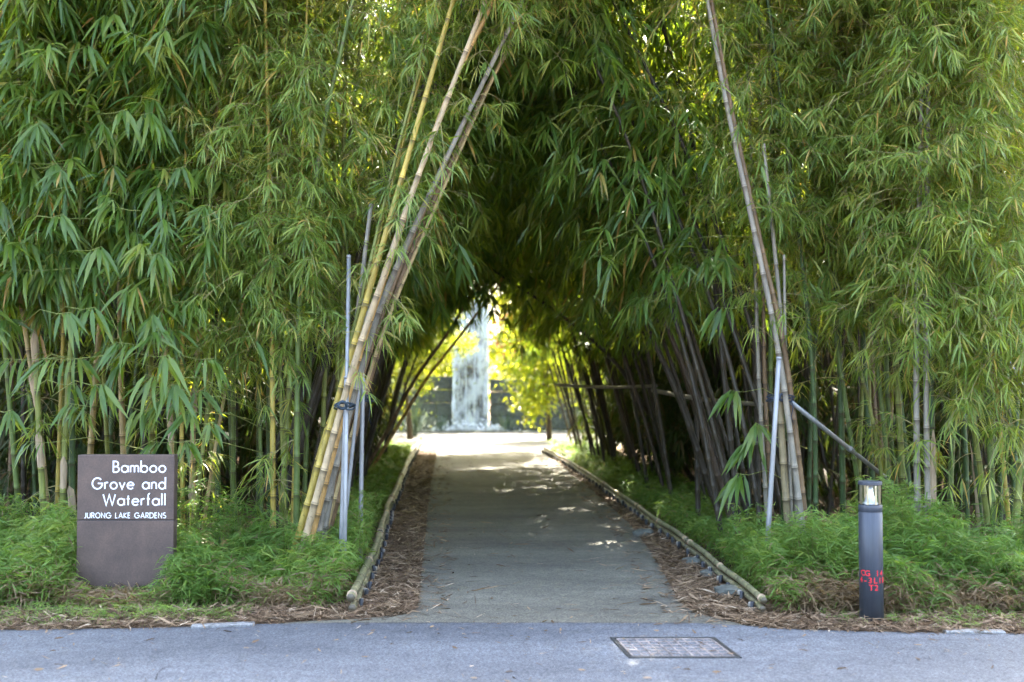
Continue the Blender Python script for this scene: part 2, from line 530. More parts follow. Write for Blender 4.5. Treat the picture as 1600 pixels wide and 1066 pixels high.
# path: left edge and right edge from the road to the plaza, with flared mouth
PL = [(395, 979), (470, 972), (560, 968), (628, 962), (651, 950), (655, 930), (660, 880), (665, 830), (671, 770), (677, 735), (683, 705)]
PR = [(1170, 979), (1120, 967), (1085, 958), (1060, 940), (1042, 905), (1015, 860), (985, 820), (952, 790), (915, 757), (885, 733), (848, 705)]
pl = [gp(*p)[:2] for p in PL]; pr = [gp(*p)[:2] for p in PR]
ye = 26.6
path_poly = [tuple(gp(395, 981)[:2])] + [tuple(p) for p in pl] + [(pl[-1][0], ye + .4), (pr[-1][0], ye + .4)] + [tuple(p) for p in pr[::-1]] + [tuple(gp(1170, 981)[:2]), tuple(gp(1085, 979.5)[:2]), tuple(gp(650, 979)[:2])]
sheet('path', path_poly, 0.004, M['path'])
# the sunlit plaza at the end of the path
sheet('plaza', [(-3.1, 26.8), (1.7, 26.8), (3.2, 29.5), (3.6, 35.3), (-4.6, 35.3), (-4.0, 29.5)], 0.012, M['plaza'])
sheet('pool', [(-9, 35.5), (9, 35.5), (9, 39.2), (-9, 39.2)], 0.006, M['pool'])
mb = MB(); mb.box((0, 35.42, .035), (18, .22, .07), bev=.01)
link('pool_kerb', mb.mesh('pool_kerb', M['stone_dark']), kind='structure')
# flush concrete kerb stones at the road edge
def kerbstone(u0, u1, v0, v1, label):
    a, b = gp(u0, v0), gp(u1, v1)
    d = b - a; L = np.linalg.norm(d); ang = atan2(d[1], d[0])
    mb = MB(); mb.box((0, .035, .0), (L, .075, .05), bev=.006)
    o = link('kerbstone', mb.mesh('kerbstone', M['concrete']), None, tuple((a + b) / 2), label, 'kerb stone')
    o.rotation_euler.z = ang
kerbstone(298, 398, 984, 979.8, 'pale flush concrete kerb strip beside the verge under the sign')
kerbstone(1478, 1572, 991.5, 992.8, 'pale flush concrete kerb strip at the road edge past the bollard')
# cracks in the asphalt
def crack(pts, w):
    P = [gp(*p) for p in pts]
    mb = MB()
    for i in range(len(P) - 1):
        a, b = Vector(P[i][:2]), Vector(P[i + 1][:2])
        n = Vector((-(b - a).y, (b - a).x)).normalized() * w * (.5 if i % 2 else 1)
        mb.add([(a.x - n.x, a.y - n.y, .0125), (b.x - n.x * .7, b.y - n.y * .7, .0125), (b.x + n.x * .7, b.y + n.y * .7, .0125), (a.x + n.x, a.y + n.y, .0125)], [(0, 1, 2, 3)])
    return mb.mesh('crack', M['crack'])
road = bpy.data.objects['road']
link('crack', crack([(243, 1066), (246, 1056), (252, 1049), (259, 1046), (266, 1044)], .005), road)
link('crack', crack([(392, 1026), (404, 1023), (411, 1017), (416, 1013)], .004), road)

link('joint', crack([(u, 975.6 + .5 * sin(u * .05)) for u in range(520, 1100, 20)], .006), road)

# ================================================================== bamboo
def culm_mesh(C, r0, r1, inter=.36, n=9, cut=False, rr=None, ring=1.0):
    """a jointed culm along the points C (arc-length spaced); node rings proud of the internodes"""
    rr = rr or random
    seg = np.linalg.norm(np.diff(C, axis=0), axis=1)
    s = np.concatenate([[0], np.cumsum(seg)]); T = s[-1]
    pos = lambda x: np.array([np.interp(x, s, C[:, k]) for k in range(3)])
    pts, rad, tone = [], [], []
    x = 0.0; i = 0
    while x < T - .02:
        L = inter * (0.55 + .5 * min(1, x / 1.2)) * rr.uniform(.88, 1.12)
        f = x / T; r = r0 + (r1 - r0) * f ** 1.15
        for dx, k, tn in ((0.0, 1.0, .0), (.006, 1 + .10 * ring, .5 + .5 * ring), (.016, 1 + .07 * ring, .5 - .5 * ring), (.024, .985, .75), (.07, .965, .5)):
            if x + dx < T:
                pts.append(pos(x + dx)); rad.append(r * k); tone.append(tn)
        if x + L * .6 < T:
            pts.append(pos(x + L * .6)); rad.append(r * .985); tone.append(.5)
        x += L; i += 1
    pts.append(pos(T)); rad.append(max(r1, .004)); tone.append(.5)
    mb = MB(); mb.tube(pts, rad, n, True, tone)
    return mb.mesh('culm', M['culm'], True)

def curve_through(P, ext=0.0, droop=.10, n=80):
    """smooth curve through 3-D points, then ext metres on along the last direction, bending over"""
    P = [np.array(p, float) for p in P]
    Q = [2 * P[0] - P[1]] + P + [2 * P[-1] - P[-2]]
    out = []
    for i in range(1, len(Q) - 2):
        p0, p1, p2, p3 = Q[i - 1:i + 3]
        for t in np.linspace(0, 1, 14, endpoint=False):
            out.append(.5 * ((2 * p1) + (-p0 + p2) * t + (2 * p0 - 5 * p1 + 4 * p2 - p3) * t * t + (-p0 + 3 * p1 - 3 * p2 + p3) * t ** 3))
    out.append(P[-1])
    if ext > 0:
        d = out[-1] - out[-2]; d /= np.linalg.norm(d)
        hz = np.array([d[0], d[1], 0.0]); hz = hz / max(np.linalg.norm(hz), .05)
        k = int(ext / .25)
        for i in range(k):
            d = d + (hz * .6 + np.array([0, 0, -1.0])) * droop * .25 * (i / k)
            d /= np.linalg.norm(d)
            out.append(out[-1] + d * .25)
    return np.array(out)

def foliage(rng, C, s0, s1, nb, blen, kind, bias=(0, 0), twigs=7, k=8, up=.5, lscale=1.0, fold=None):
    """branches, twigs and leaf fans growing from the culm C between arc lengths s0 and s1"""
    seg = np.linalg.norm(np.diff(C, axis=0), axis=1)
    s = np.concatenate([[0], np.cumsum(seg)])
    s1 = min(s1, s[-1])
    ss = np.sort(rng.uniform(s0, s1, nb))
    O = np.stack([np.interp(ss, s, C[:, j]) for j in range(3)], 1)
    az = rng.uniform(0, 2 * pi, nb)
    h = np.stack([np.cos(az) + bias[0], np.sin(az) + bias[1]], 1)
    h = h / np.maximum(np.linalg.norm(h, axis=1, keepdims=True), .2)
    el = rng.uniform(-.1, 1.0, nb) * up * 2
    D = np.stack([h[:, 0] * np.cos(el), h[:, 1] * np.cos(el), np.sin(el)], 1)
    L = blen * rng.uniform(.45, 1.25, nb)
    sag = rng.uniform(.25, .9, nb)
    q = np.linspace(0, 1, 6)
    B = O[:, None] + D[:, None] * (L[:, None, None] * q[None, :, None])
    B[:, :, 2] -= (sag * L)[:, None] * q[None] ** 2
    A0 = B[:, :-1].reshape(-1, 3); A1 = B[:, 1:].reshape(-1, 3)
    rb = np.tile(np.linspace(.0055, .0018, 6), (nb, 1)) * (1.0 if kind == 'small' else 1.25)
    branch = [seg_arrays(A0, A1, rb[:, :-1].ravel(), rb[:, 1:].ravel(), np.full(len(A0), .5))]
    # twigs
    m = nb * twigs
    bi = np.repeat(np.arange(nb), twigs)
    qt = rng.uniform(.18, 1.0, m) ** .8
    P = O[bi] + D[bi] * (L[bi] * qt)[:, None]
    P[:, 2] -= (sag * L)[bi] * qt ** 2
    tan = D[bi].copy(); tan[:, 2] -= 2 * sag[bi] * qt
    tan = unit(tan)
    T = unit(tan * .8 + rng.normal(0, .75, (m, 3)) + np.array([0, 0, -.05]))
    tl = rng.uniform(.05, .24, m) * (1.0 if kind == 'small' else 1.2)
    E = P + T * tl[:, None]
    branch.append(seg_arrays(P, E, np.full(m, .0022), np.full(m, .0012), np.full(m, .5)))
    # leaves: a fan on each twig
    n = m * k
    ti = np.repeat(np.arange(m), k)
    j = np.tile(np.arange(k), m)
    phi = ((j + .5) / k * 2 - 1) * 1.35 + rng.normal(0, .22, n)
    Tt = T[ti].copy(); Tt[:, 2] *= .6; Tt = unit(Tt)
    S = unit(np.cross(Tt, np.array([0, 0, 1.0])) + rng.normal(0, .12, (n, 3)))
    if kind == 'small':
        gdn = rng.uniform(-.1, .8, n); Ln = rng.uniform(.075, .205, n) * lscale; Wn = Ln * rng.uniform(.062, .088, n); cu = rng.uniform(.05, .75, n)
    else:
        gdn = rng.uniform(.15, 1.35, n); Ln = rng.uniform(.15, .34, n) * lscale; Wn = Ln * rng.uniform(.10, .13, n); cu = rng.uniform(.05, .6, n)
    LD = Tt * np.cos(phi)[:, None] + S * np.sin(phi)[:, None] + rng.normal(0, .10, (n, 3))
    LD[:, 2] -= gdn
    LD = unit(LD)
    base = P[ti] + T[ti] * (tl[ti] * (1 - .55 * np.abs(phi) / 1.5))[:, None]
    N = unit(np.array([0, -.15, 1.0]) + rng.normal(0, .45, (n, 3)) + Tt * .5)
    tone = np.clip(rng.normal(.42, .21, m)[ti] + rng.normal(0, .17, n), 0, .88)
    dead = rng.random(n) < .05
    tone = np.where(dead, rng.uniform(.9, 1.0, n), tone)
    LA = leaf_arrays(base, LD, N, Ln, Wn, cu, tone, fold=(kind != 'small') if fold is None else fold)
    return merge(branch), LA

def plant_meshes(rng, C, r0, r1, fol, n=9, inter=.36, high=None):
    cm = culm_mesh(C, r0, r1, inter, n)
    bm_, fm = None, None
    if fol:
        B, L = foliage(rng, C, **fol)
        if high:                                  # extra crown foliage added high up to shade the grove below
            f2 = dict(fol); f2.update(s0=high[0], nb=high[1], blen=1.15)
            B2, L2 = foliage(rng, C, **f2); B = merge([B, B2]); L = merge([L, L2])
        bm_ = mesh_np('branchwork', B[0], B[1], M['twig' if fol['kind'] == 'small' else 'twig_green'])
        fm = mesh_np('foliage', L[0], L[1], M['leaf_' + fol['kind']], L[2])
    return cm, bm_, fm
def plant(name, loc, meshes, label, group, color, rotz=0, scale=1.0, cat='bamboo'):
    t = thing(name, loc, label, cat, group)
    t.rotation_euler.z = rotz; t.scale = (scale,) * 3
    link('culm', meshes[0], t, color=color)
    if meshes[1]: link('branchwork', meshes[1], t, kind='stuff')
    if meshes[2]: link('foliage', meshes[2], t, kind='stuff')
    return t
def sheath(parent, C, s_at, r, length, ang, color=None):
    """a dry papery culm sheath wrapped round part of the culm"""
    seg = np.linalg.norm(np.diff(C, axis=0), axis=1); s = np.concatenate([[0], np.cumsum(seg)])
    V = []; Fc = []
    k, w = 6, 7
    for i in range(k):
        f = i / (k - 1)
        c = np.array([np.interp(s_at + f * length, s, C[:, q]) for q in range(3)])
        half = (1.9 * (1 - f) ** .6 + .12)
        rr = r * (1.10 + .55 * f * f)
        for j in range(w):
            a = ang + (j / (w - 1) * 2 - 1) * half
            V.append((c[0] + rr * cos(a), c[1] + rr * sin(a), c[2] + .01 * sin(5 * a)))
    for i in range(k - 1):
        for j in range(w - 1):
            Fc.append((i * w + j, i * w + j + 1, (i + 1) * w + j + 1, (i + 1) * w + j))
    mb = MB(); mb.add(V, Fc)
    return link('sheath', mb.mesh('sheath', M['sheath'], True), parent)

GREEN = (.085, .125, .030); YGREEN = (.17, .19, .045); YELLOW = (.34, .26, .055); STRAW = (.36, .27, .13)
TAN = (.40, .24, .085); GREY = (.20, .18, .145); PALE = (.34, .26, .155); BROWN = (.15, .095, .05); DGREEN = (.05, .085, .028); SHADED = (.034, .028, .018)  # the last colour is culm brown with the grove's shade put in

def hero(px, Y, r0, color, label, fol=None, ext=4.5, group='bamboo at the front of the grove', dY=0.0, cut=False, droop=.10, sheaths=(), r1=None, tuft=None):
    """px: pixels the culm passes, from its foot upwards; Y distance of the foot; dY lean away per point"""
    b = gp(px[0][0], px[0][1]) if Y is None else None
    pts = []
    if Y is None: Y = b[1]
    for i, (u, v) in enumerate(px):
        pts.append(at(u, v, Y + dY * i))
    # carry the culm down to the soil
    d = pts[0] - pts[1]
    if pts[0][2] > .0:
        foot = pts[0] + d / max(-d[2], 1e-3) * (pts[0][2] + .03)
        pts = [foot] + pts
    C = curve_through(pts, 0 if cut else ext, droop)
    base = C[0].copy(); C = C - base
    rng = np.random.default_rng(abs(hash_(label)) % 99991)
    r0 = r0 * .78
    me = plant_meshes(rng, C, r0, (r1 or (r0 * .8 if cut else .007)), fol, n=11)
    t = plant('bamboo', tuple(base), me, label, group, color)
    if tuft:
        B, L = foliage(rng, C, tuft[0], tuft[1], tuft[2], .42, 'small', (.2, -.5), 4, 8)
        link('tuft', mesh_np('tuft', L[0], L[1], M['leaf_small'], L[2]), t, kind='stuff')
        link('tuft_stem', mesh_np('tuft_stem', B[0], B[1], M['twig']), t, kind='stuff')
    for s_at, ln, ang in sheaths:
        sheath(t, C, s_at, r0 * .98, ln, ang)
    return t, C
def hash_(s):
    h = 5381
    for c in s: h = (h * 33 + ord(c)) & 0x7fffffff
    return h
FS = lambda s0, s1, nb=38, blen=.75, bias=(0, -.6), **k: dict(s0=s0, s1=s1, nb=int(nb * 1.9), blen=blen, kind='small', bias=bias, twigs=8, k=9, **k)
FL = lambda s0, s1, nb=26, blen=.95, bias=(0, -.6), **k: dict(s0=s0, s1=s1, nb=int(nb * 1.35), blen=blen, kind='large', bias=bias, twigs=5, k=8, **k)

GL = 'culms at the front beside the sign'
H = {}
# --- culms left of the sign and behind it
H['l1'] = hero([(70, 835), (60, 645), (48, 420)], 9.9, .038, YGREEN, 'pale green culm with straw sheaths, leftmost front clump beside the sign', FL(2.4, 7.5, 35), sheaths=[(.95, .34, -1.6), (1.9, .30, -1.2)], group=GL, tuft=(.7, 1.9, 3))
H['l2'] = hero([(76, 835), (63, 672), (40, 520)], 10.05, .034, STRAW, 'straw coloured culm leaning left behind the pale green one by the sign', FL(2.4, 7.0, 29), sheaths=[(1.5, .30, -1.9)], group=GL, tuft=(.7, 1.9, 3))
H['l3'] = hero([(87, 835), (93, 672), (100, 480)], 10.1, .024, YELLOW, 'thin yellow culm between two thicker ones left of the sign', FL(2.4, 6.5, 27), group=GL, tuft=(.7, 1.9, 3))
H['l4'] = hero([(96, 835), (104, 645), (118, 430)], 9.95, .034, YGREEN, 'yellow green culm rising just left of the brown sign', FL(2.4, 7.5, 35), sheaths=[(.75, .30, -1.4)], group=GL, tuft=(.7, 1.9, 3))
H['l5'] = hero([(113, 835), (114, 630), (125, 400)], 10.2, .040, DGREEN, 'dark green culm touching the left edge of the sign in view', FL(2.4, 7.5, 35), sheaths=[(.5, .26, -1.7)], group=GL, tuft=(.7, 1.9, 3))
H['l6'] = hero([(270, 835), (266, 650), (250, 450)], 10.3, .034, STRAW, 'straw culm with a grey sheath above the right corner of the sign', FL(2.4, 7.0, 35), sheaths=[(1.15, .3, -1.5)], group=GL, tuft=(.7, 1.9, 3))
H['l7'] = hero([(286, 825), (284, 650), (287, 430)], 10.0, .027, YELLOW, 'slender yellow culm directly right of the sign', FL(2.4, 6.5, 29), group=GL, tuft=(.7, 1.9, 3))
H['l8'] = hero([(300, 820), (303, 640), (318, 430)], 10.2, .036, STRAW, 'straw brown culm, second right of the sign', FL(2.4, 7.2, 35), sheaths=[(.5, .3, -1.5), (1.4, .3, -1.8)], group=GL, tuft=(.7, 1.9, 3))
H['l9'] = hero([(304, 825), (322, 660), (352, 430)], 10.05, .026, YGREEN, 'thin green culm leaning right from beside the sign', FS(1.8, 6.5, 44), group=GL, tuft=(.7, 1.9, 3))
H['l10'] = hero([(318, 825), (338, 690), (380, 460)], 10.3, .022, STRAW, 'thin dry culm leaning most to the right beside the sign', FS(1.8, 6.0, 34), group=GL, tuft=(.7, 1.9, 3))
# --- three upright culms
GC = 'upright culms left of the leaning cluster'
H['c1'] = hero([(427, 832), (425, 520), (423, 380), (420, 240)], 9.7, .034, YELLOW, 'upright yellow culm with pale joints, leftmost of the upright trio', FS(2.0, 7.0, 40, .6), group=GC, tuft=(.7, 1.9, 3))
H['c2'] = hero([(438, 840), (455, 540), (458, 355), (448, 91)], 9.9, .036, YGREEN, 'green upright culm slanting slightly right, middle of the upright trio', FS(2.0, 7.5, 40, .6), group=GC, tuft=(.7, 1.9, 3))
H['c3'] = hero([(456, 835), (464, 600), (468, 430)], 9.8, .022, YELLOW, 'thin yellow culm squeezed between two green upright ones', FS(2.4, 6.0, 22, .55), group=GC)
H['c4'] = hero([(463, 842), (466, 530), (473, 420), (510, 180), (529, 96)], 9.6, .037, GREEN, 'thick green upright culm bending right above, nearest the leaning cluster', FS(2.6, 7.5, 30, .6), group=GC, tuft=(.7, 1.9, 3))
# --- leaning cluster
GD = 'leaning culms left of the path mouth'
H['d1'] = hero([(461, 855), (541, 580), (587, 420), (638, 243), (704, 15)], 9.2, .040, YELLOW, 'leaning yellow green culm, leftmost at the top of the leaning cluster', FS(5.2, 9, 26, .7), group=GD, tuft=(1.9, 5.0, 6))
H['d2'] = hero([(472, 858), (550, 580), (600, 430), (658, 263), (759, 0)], 9.1, .040, PALE, 'pale peeling culm leaning right in the front of the leaning cluster', FS(5.4, 9, 26, .7), group=GD, tuft=(1.9, 5.0, 5))
H['d3'] = hero([(483, 856), (555, 580), (606, 420), (693, 167), (782, -20)], 9.25, .034, TAN, 'orange tan culm leaning right beside the pale one', FS(5.2, 9, 26, .7), group=GD, tuft=(1.9, 5.0, 6))
H['d4'] = hero([(492, 852), (567, 570), (610, 440), (688, 268), (800, 35)], 9.35, .038, GREY, 'grey weathered culm, right side of the leaning cluster', FS(5.2, 9, 22, .7), group=GD, tuft=(1.9, 5.0, 6))
H['d5'] = hero([(525, 790), (582, 580), (640, 400), (754, 152), (830, 20)], 10.0, .036, BROWN, 'brown leaning culm set back behind the cluster, nearest the path', FS(5.0, 9, 24, .8), group=GD, tuft=(1.9, 5.0, 6))
H['d6'] = hero([(505, 850), (549, 560), (580, 319)], 9.5, .030, GREY, 'grey cut bamboo pole ending bare among the leaves left of the cluster', None, cut=True, group=GD)
H['d7'] = hero([(476, 800), (500, 700), (545, 560), (590, 380)], 9.75, .020, YELLOW, 'thin yellow culm behind the feet of the leaning cluster', FS(3.2, 6, 20, .6), group=GD)
H['d8'] = hero([(470, 850), (532, 600), (571, 440), (620, 240), (668, 60)], 9.45, .024, YGREEN, 'thin green cane on the outer left of the leaning cluster', FS(5.0, 8.5, 22, .7), group=GD, tuft=(2.2, 5.0, 6))
H['d9'] = hero([(500, 850), (560, 610), (625, 420), (712, 220), (786, 60)], 9.6, .026, BROWN, 'thin brown cane in the middle of the leaning cluster', FS(5.0, 8.5, 18, .7), group=GD)
H['d10'] = hero([(512, 820), (572, 600), (628, 445), (728, 215), (806, 45)], 9.8, .024, STRAW, 'thin straw coloured cane behind the grey leaning culm', FS(5.0, 8.5, 18, .7), group=GD)
H['c5'] = hero([(410, 830), (404, 600), (392, 420)], 10.3, .024, GREEN, 'thin green cane standing behind the leftmost upright yellow culm', FS(2.2, 6.5, 30, .6), group=GC)
H['c6'] = hero([(447, 830), (438, 600), (436, 400)], 10.2, .026, YGREEN, 'slim green cane seen between the upright yellow and green culms', FS(2.2, 6.5, 30, .6), group=GC)
# --- right of the path
GR = 'culms right of the path mouth'
H['r1'] = hero([(1254, 825), (1218, 560), (1178, 360), (1136, 167), (1104, -5)], 9.6, .037, GREY, 'tall grey brown culm leaning left right of the path mouth', FS(5.4, 9, 22, .8), group=GR, tuft=(1.9, 5.0, 6))
H['r2'] = hero([(1261, 832), (1228, 560), (1190, 385), (1145, 180), (1112, 5)], 9.75, .035, BROWN, 'tall brown culm close behind the grey one, leaning left', FS(5.2, 9, 22, .8), group=GR, tuft=(1.9, 5.0, 6))
H['r3'] = hero([(1245, 825), (1225, 540), (1193, 225)], 9.9, .028, GREY, 'grey cut bamboo pole ending bare halfway up beside the leaning culms', None, cut=True, group=GR, tuft=(1.9, 5.0, 6))
H['r4'] = hero([(1238, 825), (1228, 560), (1225, 398)], 9.85, .020, GREY, 'short grey cut pole standing among the tied culms', None, cut=True, group=GR)
H['r5'] = hero([(1232, 830), (1224, 720), (1215, 575)], 9.85, .046, (.20, .16, .09), 'thick weathered straw coloured cut culm behind the steel prop', None, cut=True, group=GR)
H['r6'] = hero([(1198, 800), (1186, 598), (1180, 420)], 10.6, .030, GREY, 'old grey culm left of the steel prop, first of a close pair', FS(2.6, 7.0, 26, .8), group=GR)
H['r7'] = hero([(1206, 800), (1195, 600), (1192, 420)], 10.7, .030, BROWN, 'old brownish culm left of the steel prop, second of a close pair', FS(2.6, 7.0, 26, .8), group=GR)
GG = 'culms right of the lamp bollard'
H['g1'] = hero([(1434, 848), (1432, 560), (1437, 280)], 9.5, .037, GREY, 'pale grey upright culm right of the bollard, left of a grey pair', FS(1.9, 7.2, 54, .75), group=GG, tuft=(.7, 1.9, 3))
H['g2'] = hero([(1451, 852), (1447, 597), (1449, 300)], 9.45, .034, GREY, 'grey upright culm right of the bollard, right of a grey pair', FS(1.9, 7.2, 54, .75), group=GG, tuft=(.7, 1.9, 3))
H['g3'] = hero([(1459, 835), (1456, 640), (1452, 480)], 9.8, .032, DGREEN, 'dark green culm with a rust brown sheath behind the grey pair', FS(1.9, 6.5, 40, .75), sheaths=[(.55, .75, -1.7)], group=GG)
H['g4'] = hero([(1546, 830), (1515, 625), (1490, 470)], 9.7, .034, YGREEN, 'green culm leaning left beyond the grey pair', FS(1.6, 6.8, 52, .75), group=GG, tuft=(.7, 1.9, 3))
H['g5'] = hero([(1554, 842), (1543, 616), (1537, 400)], 9.55, .037, GREEN, 'upright green culm with whitish joints near the right edge', FS(1.7, 7, 52, .75), group=GG, tuft=(.7, 1.9, 3))
H['g6'] = hero([(1578, 836), (1552, 560), (1538, 380)], 9.75, .028, YELLOW, 'thin yellow green culm leaning left near the right edge', FS(1.6, 6.8, 48, .7), group=GG, tuft=(.7, 1.9, 3))
H['g7'] = hero([(1583, 858), (1594, 740), (1610, 560)], 9.3, .042, YGREEN, 'thick light green culm leaning right at the right edge', FS(1.4, 6.5, 48, .75), group=GG, tuft=(.7, 1.9, 3))
H['g8'] = hero([(1533, 830), (1524, 700), (1518, 560)], 10.0, .036, DGREEN, 'dark green culm with a straw sheath on its left between grey and green culms', FS(1.9, 6.5, 38, .75), sheaths=[(.3, .9, 2.6)], group=GG, tuft=(.7, 1.9, 3))
GM = 'green culms behind the lamp bollard'
H['m1'] = hero([(1346, 790), (1312, 568), (1290, 400)], 10.8, .032, GREEN, 'dark green culm leaning left behind the bollard', FS(2.5, 7, 46, .85), group=GM, tuft=(.7, 1.9, 3))
H['m2'] = hero([(1366, 790), (1350, 560), (1345, 380)], 10.9, .038, DGREEN, 'dark green upright culm straight behind the lamp head', FS(2.5, 7, 46, .85), group=GM, tuft=(.7, 1.9, 3))
H['m3'] = hero([(1386, 800), (1362, 650), (1333, 540), (1300, 400)], 10.6, .024, YGREEN, 'thin yellow green culm crossing behind the slanting steel brace', FS(2.4, 6.6, 46, .85), group=GM, tuft=(.7, 1.9, 3))
H['m4'] = hero([(1396, 812), (1370, 560), (1352, 380)], 10.5, .030, GREEN, 'mid green culm with pale joints right behind the bollard', FS(2.4, 7, 46, .85), group=GM, tuft=(.7, 1.9, 3))
H['m5'] = hero([(1408, 815), (1388, 640), (1382, 420)], 10.7, .032, GREEN, 'green culm between the bollard and the grey pair', FS(2.3, 7, 46, .85), group=GM, tuft=(.7, 1.9, 3))

# ---------------- prototypes for the mass of the grove
def proto(seed, kind, H_, lean, bend, s0, nb, blen, r0, twigs=None, bias=(.3, 0)):
    rng = np.random.default_rng(seed)
    z = np.linspace(0, H_, 40)
    wob = .03 * np.sin(z * 1.3 + seed)
    r0 = r0 * .82
    C = np.stack([lean * z + bend * z * z + wob, .03 * np.sin(z * .9 + seed * 2), z - .012 * bend * 8 * z * z * .3], 1)
    f = dict(s0=s0, s1=99, nb=nb, blen=blen, kind=kind, bias=bias)
    if kind == 'large': f.update(twigs=twigs or 5, k=7, fold=False)
    else: f.update(twigs=twigs or 8, k=8)
    return plant_meshes(rng, C, r0, .008, f, n=7, high=(5.2, (14 if bend > .025 else 34) if kind == 'large' else 40))
PROTO_S = [proto(100 + i, 'small', 8.6 + .5 * (i % 3), .02 + .015 * (i % 3), .006 + .003 * (i % 4), 2.75, 60, .95, .036) for i in range(5)]
PROTO_L = [proto(200 + i, 'large', 8.8 + .5 * (i % 3), .03 + .02 * (i % 3), .012 + .005 * (i % 3), 2.85, 46, 1.1, .038) for i in range(5)]
PROTO_A = [proto(300 + i, 'large', 8.2 + .4 * (i % 3), .14 + .06 * (i % 3), .028 + .006 * (i % 2), 2.9, 36, 1.0, .036) for i in range(5)]

def kerb_x(side, Y):
    a, b = (gp(548, 935), gp(655, 690)) if side < 0 else (gp(1190, 935), gp(850, 700))
    f = (Y - a[1]) / (b[1] - a[1])
    return a[0] + (b[0] - a[0]) * f
# filler culms in the front wall
rf = random.Random(11)
def scatter_front(us, Y0, Y1, protos, label, group, cols, toward=-pi / 2):
    for u in us:
        Y = rf.uniform(Y0, Y1)
        p = at(u + rf.uniform(-10, 10), 830, Y)
        plant('bamboo', (p[0], p[1], -.03), rf.choice(protos), label, group, rf.choice(cols), toward + rf.uniform(-1.2, 1.2), rf.uniform(.85, 1.1))
scatter_front(np.linspace(-120, 330, 12), 10.5, 12.2, PROTO_L, 'large leaved bamboo set back in the grove behind the sign', 'large leaved bamboo behind the sign', [YGREEN, STRAW, GREEN])
scatter_front(np.linspace(330, 545, 10), 10.4, 12.0, PROTO_S, 'small leaved bamboo half hidden behind the upright and leaning culms', 'small leaved bamboo behind the leaning cluster', [YGREEN, GREEN, DGREEN])
scatter_front(np.linspace(1200, 1700, 19), 10.4, 12.4, PROTO_S, 'small leaved bamboo half hidden in the grove behind the bollard', 'small leaved bamboo behind the bollard', [DGREEN, GREEN, YGREEN])
# clumps beside the path and deeper rows
rc = random.Random(5)
def clump(cx, cy, n, protos, lean_az, spread, label, group, cols, rad=.45):
    for i in range(n):
        a = rc.uniform(0, 2 * pi); r = rad * sqrt(rc.random())
        plant('bamboo', (cx + r * cos(a), cy + r * sin(a), -.03), rc.choice(protos), label, group, rc.choice(cols), lean_az + rc.uniform(-spread, spread), rc.uniform(.85, 1.12))
ORD = ['first', 'second', 'third', 'fourth', 'fifth', 'sixth', 'seventh', 'eighth', 'ninth', 'tenth', 'eleventh', 'twelfth']
for side in (-1, 1):
    az = 0.0 if side < 0 else pi
    nm = 'left' if side < 0 else 'right'
    Y = 11.2 if side < 0 else 10.9; i = 0
    while Y < 27.8:  # the farthest clumps are added to shade the end of the path
        x = kerb_x(side, Y) + side * rc.uniform(.75, 1.15)
        clump(x, Y, 6, PROTO_A, az, .55, 'dark arching culm in the %s clump from the road, %s of the path' % (ORD[i], nm), 'arching bamboo on the %s of the path' % nm, [SHADED, SHADED, (.045, .031, .019)])  # culm colours darkened to hold the shade under the foliage
        Y += rc.uniform(1.6, 2.0); i += 1
    Y = 12.6; i = 0
    while Y < 25:
        x = kerb_x(side, Y) + side * rc.uniform(2.4, 3.1)
        clump(x, Y, 4, PROTO_L, az, 1.6, 'dark culm deep in the grove, %s clump of second row %s of path' % (ORD[i], nm), 'bamboo deep in the grove on the %s' % nm, [SHADED, BROWN, DGREEN])
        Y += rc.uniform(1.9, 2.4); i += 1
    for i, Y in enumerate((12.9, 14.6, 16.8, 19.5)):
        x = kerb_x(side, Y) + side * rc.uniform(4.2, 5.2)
        clump(x, Y, 4, PROTO_L if side < 0 else PROTO_S, az, 3.1, 'dark culm deep in the grove, %s clump of third row %s of path' % (ORD[i], nm), 'bamboo deep in the grove on the %s' % nm, [SHADED, BROWN, DGREEN])
for (x, y), lb in zip(((2.35, 11.2), (2.75, 12.0), (2.2, 12.7)), ('first', 'second', 'third')):
    plant('bamboo', (x, y, -.03), PROTO_L[rc.randrange(5)], '%s tall leafy bamboo at the right of the tunnel mouth, counted from the road' % lb, 'bamboo at the tunnel mouth', SHADED, pi + rc.uniform(-.3, .3), 1.05)
# low leafy growth that closes the view between the culms
def thicket(side, seed, label):
    rng = np.random.default_rng(seed); Ls, Bs = [], []
    for i in range(210):
        Y = rng.uniform(13.2, 25); x = kerb_x(side, Y) + side * rng.uniform(1.6, 8.5)
        C = np.array([(x + .1 * sin(z), Y + .1 * sin(2 * z + i), z) for z in np.linspace(0, 3.4, 8)])
        B, L = foliage(rng, C, .25, 3.4, 9, .9, 'large', (0, 0), 4, 6, fold=False)
        Ls.append(L); Bs.append(B)
    for i in range(100):
        Y = rng.uniform(15.5, 26.5); x = kerb_x(side, Y) + side * rng.uniform(.85, 1.9)
        C = np.array([(x, Y, z) for z in np.linspace(0, 3.6, 5)])
        B, L = foliage(rng, C, .5, 3.6, 9, .55, 'large', (side * .4, 0), 4, 6, fold=False)
        Ls.append(L)
    V, F, r = merge(Ls)
    link('bamboo_thicket', mesh_np('bamboo_thicket', V, F, M['leaf_shaded'], r), None, None, label, 'thicket', kind='stuff')
